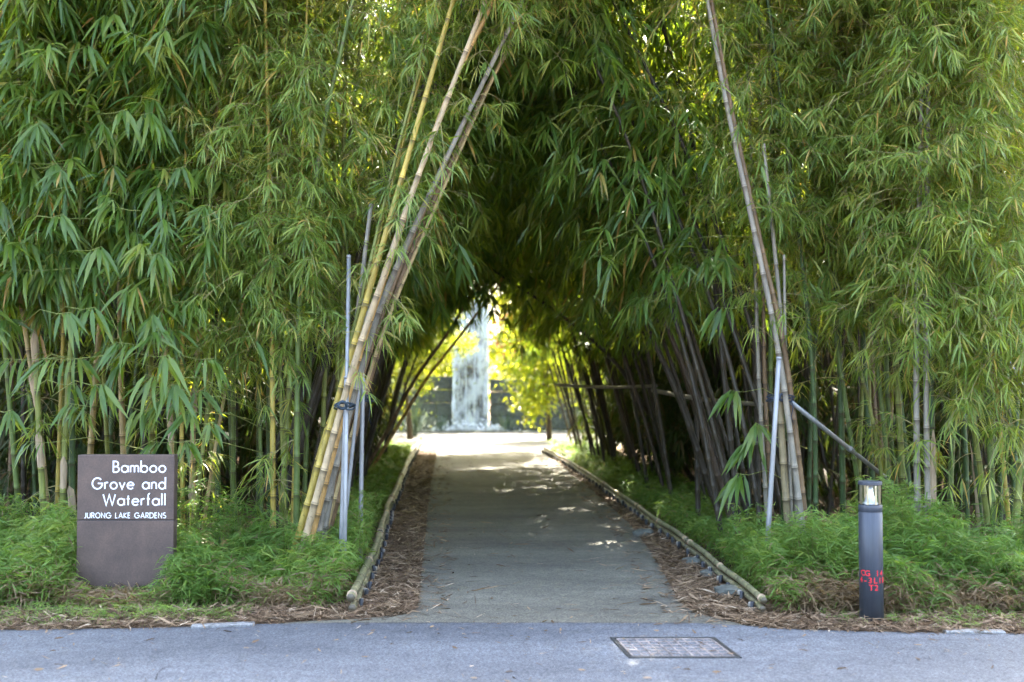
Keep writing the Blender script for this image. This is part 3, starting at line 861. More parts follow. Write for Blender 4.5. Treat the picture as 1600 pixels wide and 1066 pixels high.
def culm_mass(side, seed, label, n=420):
    rng = np.random.default_rng(seed)
    Y = rng.uniform(13.6, 25.5, n); x = np.array([kerb_x(side, y) for y in Y]) + side * rng.uniform(1.5, 8.5, n)
    lean = rng.normal(0, .10, (n, 2)) + np.array([-side * .08, 0]); H_ = 4.2
    parts = []
    z = np.linspace(0, H_, 6)
    for i in range(5):
        A = np.column_stack([x + lean[:, 0] * z[i], Y + lean[:, 1] * z[i], np.full(n, z[i])])
        B = np.column_stack([x + lean[:, 0] * z[i + 1], Y + lean[:, 1] * z[i + 1], np.full(n, z[i + 1])])
        r = rng.uniform(.02, .034, n) if i == 0 else r
        parts.append(seg_arrays(A, B, r * (1 - .06 * i), r * (1 - .06 * (i + 1)), np.full(n, .5)))
    V, F, q = merge(parts)
    link('distant_bamboo', mesh_np('distant_bamboo', V, F, M['culm'], q), None, None, label, 'bamboo', kind='stuff', color=SHADED)  # stem colour has the deep grove's shade painted in
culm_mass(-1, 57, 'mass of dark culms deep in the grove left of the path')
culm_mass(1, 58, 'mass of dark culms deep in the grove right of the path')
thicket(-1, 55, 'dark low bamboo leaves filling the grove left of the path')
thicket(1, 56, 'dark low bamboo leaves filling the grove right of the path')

# ---------------- large hanging leaf sprays in front, each leaf a piece of its own
rl = np.random.default_rng(21)
def one_leaf(i):
    r = np.random.default_rng(900 + i)
    Ls, W, cu = 1.0, .118 + .02 * r.random(), .15 + .09 * i
    V, F, q = leaf_arrays(np.zeros((1, 3)), np.array([[1.0, 0, 0]]), np.array([[0, 0, 1.0]]), np.array([Ls]), np.array([W]), np.array([cu]), np.array([.25 + .13 * i]))
    return mesh_np('leaf', V, F, M['leaf_large'], q)
LEAF = [one_leaf(i) for i in range(5)]
def spray(parent, u, v, Y, size, heading, n=8, droop=1.0):
    """a twig ending in a fan of large leaves; heading: direction of the twig in the picture plane (radians), seen from the road"""
    tip = at(u, v, Y)
    base = np.array(parent.location)
    tdir = unit(np.array([cos(heading) * .8, -.55, .15 * sin(heading)]))
    st = tip - tdir * .5 + np.array([0, .05, .06])
    far = tip - tdir * 1.0 + np.array([0, .25, -.05])
    mb = MB(); mb.tube([far - base, st - base, tip - tdir * .2 - base, tip - base], [.005, .004, .003, .0018], 5)
    tw = link('leaf_spray', mb.mesh('leaf_spray', M['twig_green'], True), parent)
    S = unit(np.cross(tdir, np.array([0, 0, 1.0])))
    for j in range(n):
        f = (j + .5) / n * 2 - 1
        phi = f * 1.15 + rl.normal(0, .12)
        d = tdir * cos(phi) + S * sin(phi) + np.array([0, 0, -droop * rl.uniform(.65, 1.35)]) + rl.normal(0, .07, 3)
        d = unit(d)
        nrm = unit(np.array([0, -.55, 1.0]) + tdir * .3 + rl.normal(0, .3, 3))
        y = unit(np.cross(nrm, d)); z = np.cross(d, y)
        L = size * rl.uniform(.75, 1.15) * (1 - .18 * abs(f))
        p = tip - tdir * (.16 * abs(f) * rl.uniform(.6, 1.3)) - base
        o = link('leaf', LEAF[int(rl.integers(0, 5))], tw)
        o.matrix_local = Matrix(((d[0] * L, y[0] * L, z[0] * L, p[0]), (d[1] * L, y[1] * L, z[1] * L, p[1]), (d[2] * L, y[2] * L, z[2] * L, p[2]), (0, 0, 0, 1)))
SPR = [  # owner, u, v, distance, leaf length, heading
 ('l1', 112, 488, 9.0, .36, .2), ('l4', 66, 560, 8.95, .40, 2.8), ('l4', 100, 335, 9.1, .33, .3), ('l1', 50, 335, 9.2, .34, 2.6), ('l2', 18, 420, 9.2, .38, 2.9),
 ('l6', 265, 555, 8.9, .40, .4), ('l6', 240, 490, 9.0, .36, 1.2), ('l5', 160, 385, 9.1, .36, .6), ('l6', 255, 395, 9.0, .38, .2), ('l5', 150, 480, 9.1, .34, .4),
 ('l4', 180, 535, 9.1, .32, 2.6), ('l7', 235, 690, 9.3, .26, 2.5), ('l6', 210, 640, 9.2, .30, 2.7), ('l8', 320, 610, 9.2, .30, .4), ('l1', 20, 640, 9.2, .28, .8),
 ('l5', 165, 320, 9.2, .32, 2.4), ('l4', 90, 255, 9.3, .32, .5), ('l5', 200, 170, 9.3, .34, .3), ('l6', 240, 175, 9.3, .34, .1), ('l1', 30, 150, 9.4, .33, 2.6),
 ('l4', 140, 70, 9.4, .33, .4), ('l5', 180, 20, 9.4, .32, 1.0), ('l1', 60, 60, 9.5, .32, 2.2), ('l6', 290, 260, 9.4, .32, .3), ('l2', 8, 250, 9.4, .33, 2.8),
 ('l3', 120, 600, 9.4, .28, .3), ('l6', 300, 470, 9.3, .32, .1), ('l8', 290, 640, 9.1, .34, 2.0), ('l8', 255, 620, 9.2, .32, 2.4), ('l5', 130, 560, 9.3, .32, .2),
 ('l6', 275, 600, 8.95, .36, .9), ('l6', 225, 585, 9.0, .36, 2.2), ('l8', 335, 560, 9.1, .32, .3), ('l7', 300, 690, 9.1, .28, .5), ('l8', 335, 660, 9.1, .28, .6), ('l4', 165, 600, 9.1, .34, .4), ('l1', 40, 690, 9.3, .26, 2.6), ('l2', 5, 560, 9.2, .34, 2.7), ('l4', 105, 630, 9.1, .30, 2.2),
 ('r6', 1165, 690, 10.0, .40, 2.7), ('r6', 1150, 740, 9.9, .40, 2.4), ('r7', 1140, 610, 10.1, .38, 2.6), ('r6', 1120, 480, 10.2, .40, 2.9), ('r7', 1180, 660, 10.0, .34, 2.0)]
for own, u, v, Y, sz, hd in SPR:
    spray(H[own][0], u, v, Y, sz, hd, n=8)

# ================================================================== steel props, ties, rails
def pole(name, a, b, r, mat, label, cat, group=None, n=14):
    a = np.array(a); b = np.array(b)
    mb = MB(); mb.tube([(0, 0, 0), *[tuple((b - a) * t) for t in (.3, .6, .995, 1.0)]], [r, r, r, r, r * .8], n)
    return link(name, mb.mesh(name, mat, True), None, tuple(a), label, cat, group)
def foot(u, v, Y=None):
    return gp(u, v)
def prop(u0, v0, u1, v1, Y, r, label, Ytop=None):
    top = at(u1, v1, Ytop or Y); low = at(u0, v0, Y)
    d = low - top
    f = low + d * (low[2] + .05) / max(-d[2], .01)
    t = thing('support_pole', tuple(f), label, 'support pole', 'galvanised poles propping the culms')
    L = top - f
    mb = MB(); mb.tube([(0, 0, 0), tuple(L * .33), tuple(L * .66), tuple(L)], r, 14)
    link('pipe', mb.mesh('pipe', M['steel'], True), t)
    mb = MB(); mb.tube([tuple(L * .995), tuple(L * 1.006)], r * 1.12, 14)
    link('end_cap', mb.mesh('end_cap', M['steel'], True), t)
    return t
prop(538, 892, 545, 402, 8.85, .018, 'tall galvanised pole, foremost upright prop of the leaning cluster', 9.35)
prop(533, 845, 541, 590, 9.1, .018, 'galvanised pole close behind the foremost prop on its left')
prop(563, 847, 569, 470, 9.6, .020, 'galvanised upright pole nearest the path, right of the leaning cluster')
prop(545, 760, 575, 470, 9.55, .016, 'thin slanting galvanised pole between the leaning culms')
prop(1199, 852, 1217, 560, 9.1, .021, 'galvanised prop standing in the grass left of the tied right culms')
# slanting braces
def brace(a, b, r, label):
    a = np.array(a); b = np.array(b)
    t = thing('support_brace', tuple(a), label, 'support pole', 'galvanised poles propping the culms')
    L = b - a
    mb = MB(); mb.tube([(0, 0, 0), tuple(L * .4), tuple(L * .8), tuple(L)], r, 14)
    link('pipe', mb.mesh('pipe', M['steel'], True), t)
    mb = MB(); mb.tube([tuple(L * .70), tuple(L * .715)], r * 1.35, 14)
    link('collar', mb.mesh('collar', M['steel'], True), t)
e1 = at(1237, 629, 9.65); e2 = at(1402, 761, 11.0)
e3 = e2 + (e2 - e1) / -(e2 - e1)[2] * (e2[2] + .05)
brace(e3, e1, .021, 'slanting galvanised brace running down behind the bollard')
s1, s2 = at(1530, 480, 10.4), at(1598, 606, 10.0)
brace(s2 + (s2 - s1) * 1.2, s1 - (s2 - s1) * .3, .020, 'slanting galvanised brace among leaves at the right edge')
def tie(u, v, Y, w, mat, label, n=3, tail=True):
    c = at(u, v, Y); t = thing('rope_tie', tuple(c), label, 'rope tie')
    for i in range(n):
        mb = MB(); pts = []
        for j in range(25):
            a = 2 * pi * j / 24
            pts.append((w * cos(a) * (1 + .06 * sin(3 * a + i)), .085 * sin(a), (i - n / 2) * .017 + .012 * sin(2 * a + i * 2)))
        mb.tube(pts, .007, 6, False); link('rope_turn', mb.mesh('rope_turn', mat, True), t)
    mb = MB(); pts = [(.03 * cos(a) * (1 + .2 * i / 20), -.095 + .012 * sin(a * 1.5), .03 * sin(a)) for i, a in enumerate(np.linspace(0, 9, 22))]
    mb.tube(pts, .012, 6); link('knot', mb.mesh('knot', mat, True), t)
    if tail:
        mb = MB(); mb.tube([(w * .6, -.09, 0), (w * .75, -.10, -.08), (w * .6, -.10, -.17), (w * .8, -.09, -.24)], [.006, .005, .004, .003], 5)
        link('loose_end', mb.mesh('loose_end', mat, True), t)
tie(538, 633, 9.1, .085, M['rope_blue'], 'blue black rope tie round the leaning culms and front pole', tail=False)
tie(568, 621, 9.75, .10, M['rope'], 'black rope tie with hanging end round the brown culm and pole')
tie(1219, 621, 9.7, .12, M['rope'], 'black rope tie binding the steel prop to the right culms')
# bamboo rails tied across the dark culms
def rail(a, b, r, label, color=GREY):
    a, b = np.array(a), np.array(b)
    C = np.array([(b - a) * t + np.array([0, 0, -.03 * sin(pi * t)]) for t in np.linspace(0, 1, 12)])
    m = culm_mesh(C, r, r * .8, .32, 8)
    link('bamboo_rail', m, None, tuple(a), label, 'bamboo rail', 'rails tied across the dark culms', color=color)
rail(at(868, 601, 18.5), at(1026, 603, 15.5), .026, 'horizontal bamboo rail tied across the dark culms right of the path')
rail(at(1020, 610, 15.0), at(1190, 632, 11.8), .030, 'thicker bamboo rail at chest height behind the right tied culms')
# leaning dark culm across the tunnel
H['x1'] = hero([(1010, 640), (960, 565), (880, 495), (785, 432)], 17.5, .055, SHADED, 'dark culm slanting low across the tunnel from the right', FL(3.5, 7, 16, .9), ext=2.0, group='slanting culms over the path', droop=.2)
H['x2'] = hero([(1105, 750), (1060, 620), (985, 450), (950, 350)], 12.6, .050, SHADED, 'dark culm leaning left, front edge of the right dark clump', FL(3.0, 7, 22, .9), group='slanting culms over the path')
H['x3'] = hero([(1125, 755), (1085, 620), (1020, 450), (995, 330)], 12.3, .045, (.05, .034, .02), 'brown culm leaning left beside the front dark one', FL(3.0, 7, 22, .9), group='slanting culms over the path')  # brown darkened for the shade of the overhanging leaves
H['x4'] = hero([(612, 660), (650, 590), (700, 520), (730, 470)], 18.0, .045, BROWN, 'brown culm arching right over the far path from the left', FL(3.4, 7, 16, .9), group='slanting culms over the path', droop=.2)
H['x5'] = hero([(622, 665), (668, 590), (715, 530), (760, 470)], 19.0, .04, TAN, 'tan sunlit culm arching right low beside the far path', FL(3.6, 7, 14, .9), group='slanting culms over the path', droop=.2)

# ================================================================== edging along the path
def edging(side, pts, label, lift=.12, seed=0):
    """bamboo poles laid along the bed on pegs: pts = world points of one length"""
    rr = random.Random(seed)
    P = [np.array([p[0], p[1], 0.0]) for p in pts]
    o = thing('bamboo_edging', tuple(P[0]), label, 'edging', 'bamboo edging along the path')
    C = curve_through(P, 0) - P[0]
    up = lambda h, off: C + np.array([off, 0, h])
    link('pole', culm_mesh(up(lift, 0), .033 if side < 0 else .024, .032 if side < 0 else .024, .42, 6, rr=rr, ring=.3), o, color=(.17, .165, .095))
    link('pole', culm_mesh(up(lift - (.076 if side < 0 else .060), side * -.012), .030 if side < 0 else .024, .024, .40, 6, rr=rr, ring=.3), o, color=(.17, .155, .09))
    seg = np.linalg.norm(np.diff(C, axis=0), axis=1); s = np.concatenate([[0], np.cumsum(seg)])
    x = .12
    pm = MB(); pm.tube([(0, 0, -.08), (0, 0, .04), (0, 0, .085), (0, 0, .09)], [.016, .016, .016, .011], 8)
    pm = pm.mesh('peg', M['peg'], True)
    cm = MB(); cm.box((0, 0, .03), (.035, .03, .045), bev=.008)
    cm = cm.mesh('clip', M['clip'])
    while x < s[-1]:
        c = np.array([np.interp(x, s, C[:, q]) for q in range(3)])
        q = link('peg', pm, o, (c[0] - side * .062, c[1], 0)); q.rotation_euler = (rr.uniform(-.2, .2), rr.uniform(-.2, .2), 0)
        k = link('clip', cm, o, (c[0] - side * .058, c[1] + .06, .02 + rr.uniform(-.01, .02))); k.rotation_euler.z = rr.uniform(-.5, .5)
        x += rr.uniform(.30, .42) if s[-1] > 0 else 1
    # binding bands
    for t in (.03, .5, .97):
        c = np.array([np.interp(t * s[-1], s, C[:, q]) for q in range(3)]); d = np.array([np.interp(t * s[-1] + .05, s, C[:, q]) for q in range(3)]) - c
        mb = MB(); mb.tube([tuple(c + np.array([0, 0, lift]) - d * .25), tuple(c + np.array([0, 0, lift]) + d * .25)], .039 if side < 0 else .031, 10)
        link('binding', mb.mesh('binding', M['sheath'], True), o)
LK = [(547, 936), (568, 893), (585, 858), (598, 822), (606, 790), (617, 768), (628, 741), (636, 722), (645, 706), (655, 690)]
RK = [(1196, 940), (1165, 915), (1130, 888), (1098, 862), (1060, 834), (1027, 812), (995, 789), (962, 768), (935, 749), (905, 731), (880, 716), (850, 700)]
def kerb_pts(K, z): return [gp(u, v, z)[:2] for u, v in K]
lk, rk = kerb_pts(LK, .12), kerb_pts(RK, .12)
def along(P, a, b, n=4):
    P = np.array(P); s = np.concatenate([[0], np.cumsum(np.linalg.norm(np.diff(P, axis=0), axis=1))])
    x = np.linspace(a * s[-1], b * s[-1], n)
    return [np.array([np.interp(q, s, P[:, 0]), np.interp(q, s, P[:, 1])]) for q in x]
ordn = ['first', 'second', 'third', 'fourth', 'fifth', 'sixth']
rk_r = random.Random(3)
for side, P, nm in ((-1, lk, 'left'), (1, rk, 'right')):
    for i in range(6):
        q = along(P, i / 6 + .002, (i + 1) / 6 - .002, 5)
        q = [w + np.array([rk_r.uniform(-.014, .014), 0]) * (0 if j in (0, 4) else 1) for j, w in enumerate(q)]
        edging(side, q, '%s length of greenish bamboo edging %s of the path counted from the road' % (ordn[i], nm), seed=i + 10 * side)
# rocks beside the right edging
def rock(u, v, size, label, seed):
    rr = np.random.default_rng(seed)
    c = gp(u, v)
    n, k = 12, 7
    V = []
    for i in range(k):
        th = pi * i / (k - 1)
        for j in range(n):
            ph = 2 * pi * j / n
            x, y, z = sin(th) * cos(ph), sin(th) * sin(ph), cos(th)
            f = (abs(x) ** 3.2 + abs(y) ** 3.2 + abs(z) ** 3.2) ** (-1 / 3.2)
            f *= 1 + .07 * rr.normal()
            V.append((x * f * size[0], y * f * size[1], z * f * size[2] + size[2] * .6))
    mb = MB(); mb.add(V, [(i * n + j, i * n + (j + 1) % n, (i + 1) * n + (j + 1) % n, (i + 1) * n + j)[::-1] for i in range(k - 1) for j in range(n)])
    o = link('rock', mb.mesh('rock', M['stone_dark']), None, tuple(c), label, 'rock', 'dark rocks along the right edging')
    o.rotation_euler.z = rr.uniform(-.3, .3)
rock(1138, 932, (.105, .08, .055), 'largest dark block of stone lying against the right edging', 1)
rock(1106, 902, (.07, .06, .04), 'flat dark stone, second from the road by the right edging', 2)
rock(1080, 882, (.085, .06, .04), 'rounded dark stone, third from the road by the right edging', 3)
rock(1178, 951, (.06, .05, .03), 'small dark stone half under grass at the end of the right edging', 4)
rock(1005, 838, (.12, .08, .05), 'low dark stone farther along the right edging', 5)

# ================================================================== sign
def glyphs():
    A = lambda cx, cy, rx, ry, a0, a1, n=18: [(cx + rx * cos(radians(a0 + (a1 - a0) * i / n)), cy + ry * sin(radians(a0 + (a1 - a0) * i / n))) for i in range(n + 1)]
    x = .30                                     # half the lower-case bowl
    bowl = lambda cx: A(cx, x, x, x, 0, 360, 32)
    G = {}
    G['a'] = ([bowl(x), [(2 * x, 0), (2 * x, .6)]], 2 * x)
    G['b'] = ([bowl(x), [(0, 0), (0, 1.08)]], 2 * x)
    G['d'] = ([bowl(x), [(2 * x, 0), (2 * x, 1.08)]], 2 * x)
    G['o'] = ([bowl(x)], 2 * x)
    G['e'] = ([[(0.01, .32), (.6, .32)] , A(x, x, x, x, 4, 320, 28)], 2 * x)
    G['n'] = ([[(0, 0), (0, .6)], A(.22, .37, .22, .23, 180, 0) + [(.44, 0)]], .44)
    G['m'] = ([[(0, 0), (0, .6)], A(.185, .40, .185, .20, 180, 0) + [(.37, 0)], A(.555, .40, .185, .20, 180, 0) + [(.74, 0)]], .74)
    G['r'] = ([[(0, 0), (0, .6)], A(.20, .36, .20, .23, 180, 60)], .28)
    G['v'] = ([[(0, .6), (.25, 0), (.5, .6)]], .5)
    G['t'] = ([[(.13, 0), (.13, .88)], [(0, .58), (.27, .58)]], .27)
    G['f'] = ([[(.12, 0), (.12, .86)] + A(.25, .88, .13, .18, 180, 75), [(0, .58), (.27, .58)]], .29)
    G['l'] = ([[(.02, 0), (.02, 1.08)]], .05)
    G['B'] = ([[(0, 0), (0, 1), (.2, 1)] + A(.22, .76, .23, .24, 90, -90) + [(0, .52)], [(.22, .52)] + A(.25, .26, .27, .26, 90, -90) + [(0, 0)]], .52)
    G['G'] = ([A(.46, .5, .46, .5, 42, 360, 34) + [(.5, .5)]], .92)
    G['W'] = ([[(0, 1), (.28, 0), (.56, .96), (.84, 0), (1.12, 1)]], 1.12)
    G['J'] = ([[(.26, 1), (.26, .22)] + A(.08, .2, .18, .2, 0, -130)], .26)
    G['U'] = ([[(0, 1), (0, .3)] + A(.3, .3, .3, .3, 180, 360) + [(.6, 1)]], .6)
    G['R'] = ([[(0, 0), (0, 1), (.22, 1)] + A(.22, .74, .26, .26, 90, -90) + [(0, .48)], [(.2, .48), (.52, 0)]], .5)
    G['O'] = ([A(.43, .5, .43, .5, 0, 360, 36)], .86)
    G['N'] = ([[(0, 0), (0, 1), (.66, 0), (.66, 1)]], .66)
    G['L'] = ([[(0, 1), (0, 0), (.38, 0)]], .38)
    G['A'] = ([[(0, 0), (.36, 1), (.72, 0)], [(.13, .33), (.59, .33)]], .72)
    G['K'] = ([[(0, 0), (0, 1)], [(.5, 1), (.02, .5), (.54, 0)]], .52)
    G['E'] = ([[(.42, 1), (0, 1), (0, 0), (.42, 0)], [(0, .53), (.38, .53)]], .42)
    G['D'] = ([[(0, 0), (0, 1), (.18, 1)] + A(.2, .5, .5, .5, 90, -90) + [(0, 0)]], .7)
    G['S'] = ([A(.25, .76, .22, .24, 40, 255, 16) + A(.25, .25, .26, .25, 80, -140, 16)], .5)
    return G
GLY = glyphs()
def stroke(mb, pts, w, y0, y1, cap=1):
    pts = [Vector(p) for p in pts]
    closed = (pts[0] - pts[-1]).length < 1e-4
    n = len(pts); Lf, Rt = [], []
    for i, p in enumerate(pts):
        if closed: a, b = pts[(i - 1) % (n - 1)], pts[(i + 1) % (n - 1)] if i < n - 1 else pts[1]
        else: a, b = pts[max(i - 1, 0)], pts[min(i + 1, n - 1)]
        d1 = (p - a).normalized() if (p - a).length > 1e-6 else (b - p).normalized()
        d2 = (b - p).normalized() if (b - p).length > 1e-6 else d1
        t = (d1 + d2)
        t = t.normalized() if t.length > 1e-3 else d1
        nn = Vector((-t.y, t.x)); k = 1 / max(.45, nn.dot(Vector((-d1.y, d1.x))))
        Lf.append(p + nn * w / 2 * k); Rt.append(p - nn * w / 2 * k)
    V = []
    for q in range(n):
        V += [(Lf[q].x, y0, Lf[q].y), (Rt[q].x, y0, Rt[q].y), (Lf[q].x, y1, Lf[q].y), (Rt[q].x, y1, Rt[q].y)]
    F = []
    for q in range(n - 1):
        a, b = q * 4, q * 4 + 4
        F += [(a, b, b + 1, a + 1), (a, a + 2, b + 2, b), (a + 1, b + 1, b + 3, a + 3)]
    mb.add(V, F)
def text_width(t, track):
    w = 0
    for i, ch in enumerate(t):
        w += (.34 if ch == ' ' else GLY[ch][1]) + (track if i < len(t) - 1 else 0)
    return w
def lettering(parent, text, xr, z, capH, sw, track, y):
    """each letter its own mesh, the line flush right at xr with its baseline at z"""
    x = xr - text_width(text, track) * capH
    jj = 0
    for ch in text:
        if ch == ' ':
            x += (.34 + track) * capH; continue
        strokes, w = GLY[ch]
        mb = MB()
        for q, s in enumerate(strokes):
            off = .0004 * q
            stroke(mb, [(p[0] * capH, p[1] * capH) for p in s], sw, y - .0012 - off, y + .002)
        link('letter', mb.mesh('letter', M['white_paint'], fix=True), parent, (x, 0, z))
        x += (w + track) * capH
SY = 8.62
s_lt, s_rt = at(121.5, 711, SY), at(272.5, 712, SY)
SW, SH = s_rt[0] - s_lt[0], s_lt[2]
sign = thing('sign', ((s_lt[0] + s_rt[0]) / 2, SY, 0), 'brown metal sign with white lettering in the grass by the road', 'sign')
zs = at(121, 813, SY)[2]
mb = MB(); mb.box((0, .045, (zs + SH) / 2 + .0015), (SW, .09, SH - zs - .003), bev=.004); link('upper_panel', mb.mesh('upper_panel', M['sign'], fix=True), sign)
mb = MB(); mb.box((0, .045, (zs - .05) / 2 - .0015), (SW, .09, zs + .05 - .003), bev=.004); link('lower_panel', mb.mesh('lower_panel', M['sign'], fix=True), sign)
mb = MB(); mb.box((0, .046, zs), (SW - .012, .08, .012)); link('seam_strip', mb.mesh('seam_strip', M['iron']), sign)
xr = at(261, 740, SY)[0] - sign.location.x
for txt, vb, cap in (('Bamboo', 738, 16.8), ('Grove and', 764, 16.8), ('Waterfall', 789.5, 16.8)):
    lettering(sign, txt, xr - .012, at(200, vb, SY)[2], cap / FPX * SY, .0110, .235, 0.0)
lettering(sign, 'JURONG LAKE GARDENS', xr - .006, at(200, 809.5, SY)[2], 8.0 / FPX * SY, .0058, .27, 0.0)
for u in (-1, 1):
    mb = MB(); mb.box((u * SW * .3, .045, -.12), (.06, .05, .2)); link('footing', mb.mesh('footing', M['concrete']), sign)

# ================================================================== bollard lamp
bb = gp(1362, 971)
bt = at(1358, 752, bb[1])
BH = bt[2]; BR = 18.0 / FPX * bb[1]
bol = thing('bollard_lamp', tuple(bb), 'dark grey bollard lamp with clear head and red lettering by the road', 'bollard')
zl0, zl1 = BH * .835, BH * .975
mb = MB(); mb.lathe([(BR, -.05), (BR, zl0 - .055), (BR * .975, zl0 - .053), (BR * .975, zl0 - .048), (BR, zl0 - .046), (BR, zl0 - .004), (BR * .97, zl0)], 48)
link('body', mb.mesh('body', M['bollard'], True), bol)
mb = MB(); mb.lathe([(BR * .95, zl1), (BR * 1.0, zl1 + .002), (BR * 1.0, BH - .005), (BR * .98, BH)], 48)
link('cap', mb.mesh('cap', M['bollard'], False), bol)
mb = MB(); mb.lathe([(BR * .985, zl0 + .0015), (BR * .985, zl1 - .0005)], 48, cap=False)
link('lens', mb.mesh('lens', M['glass'], True), bol)
hh = zl1 - zl0
mb = MB(); mb.lathe([(BR * .66, zl0 + .001), (BR * .60, zl0 + .012), (BR * .46, zl0 + .03), (BR * .34, zl0 + hh * .42), (BR * .25, zl0 + hh * .7), (BR * .20, zl1 - .001)], 32)
link('reflector', mb.mesh('reflector', M['cone'], True), bol)
for a in range(8):
    w = 2 * pi * (a + .3) / 8
    mb = MB(); mb.box((BR * .84 * cos(w), BR * .84 * sin(w), zl0 + hh / 2), (.006, .014, hh - .004), Matrix.Rotation(w, 3, 'Z'))
    link('rod', mb.mesh('rod', M['louver']), bol)
def wrapped_text(txt, size, z, ang0):
    import bmesh
    adv = size * .62
    for i, ch in enumerate(txt):
        if ch == ' ': continue
        cu = bpy.data.curves.new('lettering', 'FONT'); cu.body = ch; cu.size = size; cu.offset = size * .016; cu.align_x = 'CENTER'; cu.resolution_u = 4
        o = bpy.data.objects.new('tmp', cu); COL.objects.link(o)
        bpy.context.view_layer.update()
        me = bpy.data.meshes.new_from_object(o)
        bpy.data.objects.remove(o)
        bm = bmesh.new(); bm.from_mesh(me)
        bmesh.ops.remove_doubles(bm, verts=bm.verts, dist=1e-5)
        bmesh.ops.subdivide_edges(bm, edges=[e for e in bm.edges if e.calc_length() > .006], cuts=2, use_grid_fill=False)
        bmesh.ops.triangulate(bm, faces=bm.faces)
        x0 = (i - (len(txt) - 1) / 2) * adv
        for v in bm.verts:
            a = ang0 + (v.co.x + x0) / BR
            v.co = Vector((BR * 1.012 * cos(a), BR * 1.012 * sin(a), z + v.co.y))
        bm.to_mesh(me); bm.free()
        me.materials.clear(); me.materials.append(M['red_paint'])
        link('letter', me, bol)
fa = atan2(-bb[1], -bb[0])
wrapped_text('CG 14', .056, BH * .335, fa + .12)
wrapped_text('4-3L18', .056, BH * .285, fa + .14)
wrapped_text('T2', .056, BH * .235, fa + .22)

# ================================================================== drain cover in the road
gq = [gp(950, 999), gp(1120, 999), gp(1157, 1031), gp(985, 1031)]
gc = sum(gq) / 4
GT = thing('drain_cover', (gc[0], gc[1], .008), 'rusty grey metal drain cover with dark frame set in the road', 'drain cover')
ex = ((gq[1] - gq[0]) + (gq[2] - gq[3])) / 2; ey = ((gq[0] - gq[3]) + (gq[1] - gq[2])) / 2
Lx, Ly = np.linalg.norm(ex), np.linalg.norm(ey); hx_, hy_ = ex / Lx, ey / Ly
GM_ = Matrix(((hx_[0], hy_[0], 0), (hx_[1], hy_[1], 0), (0, 0, 1)))
def gbar(name, x, y, w, d, z0, z1, mat, bev=.0):
    mb = MB(); c = GM_ @ Vector((x, y, 0)); mb.box((c.x, c.y, (z0 + z1) / 2), (w, d, z1 - z0), GM_, bev=bev)
    return mb.mesh(name, mat)
fw = .028
for sgn in (-1, 1):
    link('frame', gbar('frame', 0, sgn * (Ly / 2 - fw / 2), Lx, fw, -.03, .008, M['iron'], .003), GT)
    link('frame', gbar('frame', sgn * (Lx / 2 - fw / 2), 0, fw, Ly - 2 * fw - .002, -.03, .0075, M['iron'], .003), GT)
link('cover_plate', gbar('cover_plate', 0, 0, Lx - 2 * fw - .012, Ly - 2 * fw - .012, -.03, -.012, M['iron']), GT)
inx, iny = Lx - 2 * fw - .02, Ly - 2 * fw - .02
nx_, ny_ = 5, 6
for i in range(nx_ + 1):
    link('rib', gbar('rib', -inx / 2 + inx * i / nx_, 0, .014, iny, -.0012, .0065, M['grate'], .002), GT)
for j in range(ny_ + 1):
    link('rib', gbar('rib', 0, -iny / 2 + iny * j / ny_, inx, .014, -.0012, .0058, M['grate'], .002), GT)
for i in range(nx_):
    link('rib', gbar('rib', -inx / 2 + inx * (i + .5) / nx_, 0, .010, iny - .01, -.0012, .0050, M['grate'], .002), GT)

# ================================================================== ground cover
def mound_grass(name, poly_f, n, leafL, label, seed, hfun, dry=.0, wl=.075):
    """feathery ground cover: leaves spread through mounds; poly_f draws base points"""
    rng = np.random.default_rng(seed)
    P, front = poly_f(rng, n)
    h = hfun(P)
    # each sprig: a stem tip inside the mound, leaves around it
    f = rng.random(n) ** .65
    z = h * f * rng.uniform(.82, 1.1, n)
    Q = np.column_stack([P[:, 0], P[:, 1], z])
    k = 7
    qi = np.repeat(np.arange(n), k)
    a = rng.uniform(0, 2 * pi, n)
    T = unit(np.column_stack([np.cos(a), np.sin(a) - .35, rng.uniform(-.1, .9, n)]))
    S = unit(np.cross(T, np.array([0, 0, 1.0])))[qi]
    jj = np.tile(np.arange(k), n)
    ph = ((jj + .5) / k * 2 - 1) * 1.25 + rng.normal(0, .2, n * k)
    D = T[qi] * np.cos(ph)[:, None] + S * np.sin(ph)[:, None] + rng.normal(0, .16, (n * k, 3))
    D[:, 2] += .12
    D = unit(D)
    B = Q[qi] - T[qi] * (np.abs(ph) * leafL * .45)[:, None] + rng.normal(0, .006, (n * k, 3))
    L = leafL * rng.uniform(.6, 1.35, n * k)
    # leaves low in the mound at the road side are dry
    dryp = np.clip(dry * front * (1 - smooth(z, .08, .42)) * (.55 + .6 * vnoise(P, 2.2, seed)), 0, .95)[qi]
    tone = np.clip((rng.normal(.34, .15, n) + .22 * vnoise(P, 1.3, seed + 3))[qi] + rng.normal(0, .1, n * k), 0, .73)
    isd = rng.random(n * k) < np.maximum(dryp, .02)
    tone = np.where(isd, rng.uniform(.80, 1, n * k), tone)
    N = unit(np.array([0, -.2, 1.0]) + rng.normal(0, .5, (n * k, 3)))
    LA = leaf_arrays(B, D, N, L, L * wl * rng.uniform(.8, 1.2, n * k), rng.uniform(.1, .8, n * k), tone, fold=False)
    # stems
    ns = n // 3
    A0 = np.column_stack([P[:ns] + rng.normal(0, .04, (ns, 2)), np.zeros(ns)])
    SA = seg_arrays(A0, Q[:ns], np.full(ns, .0022), np.full(ns, .001), rng.uniform(.5, 1.0, ns))
    V, F, r = merge([LA, SA])
    o = link(name, mesh_np(name, V, F, M['grass'], r), None, None, label, 'ground cover', kind='stuff')
    return o
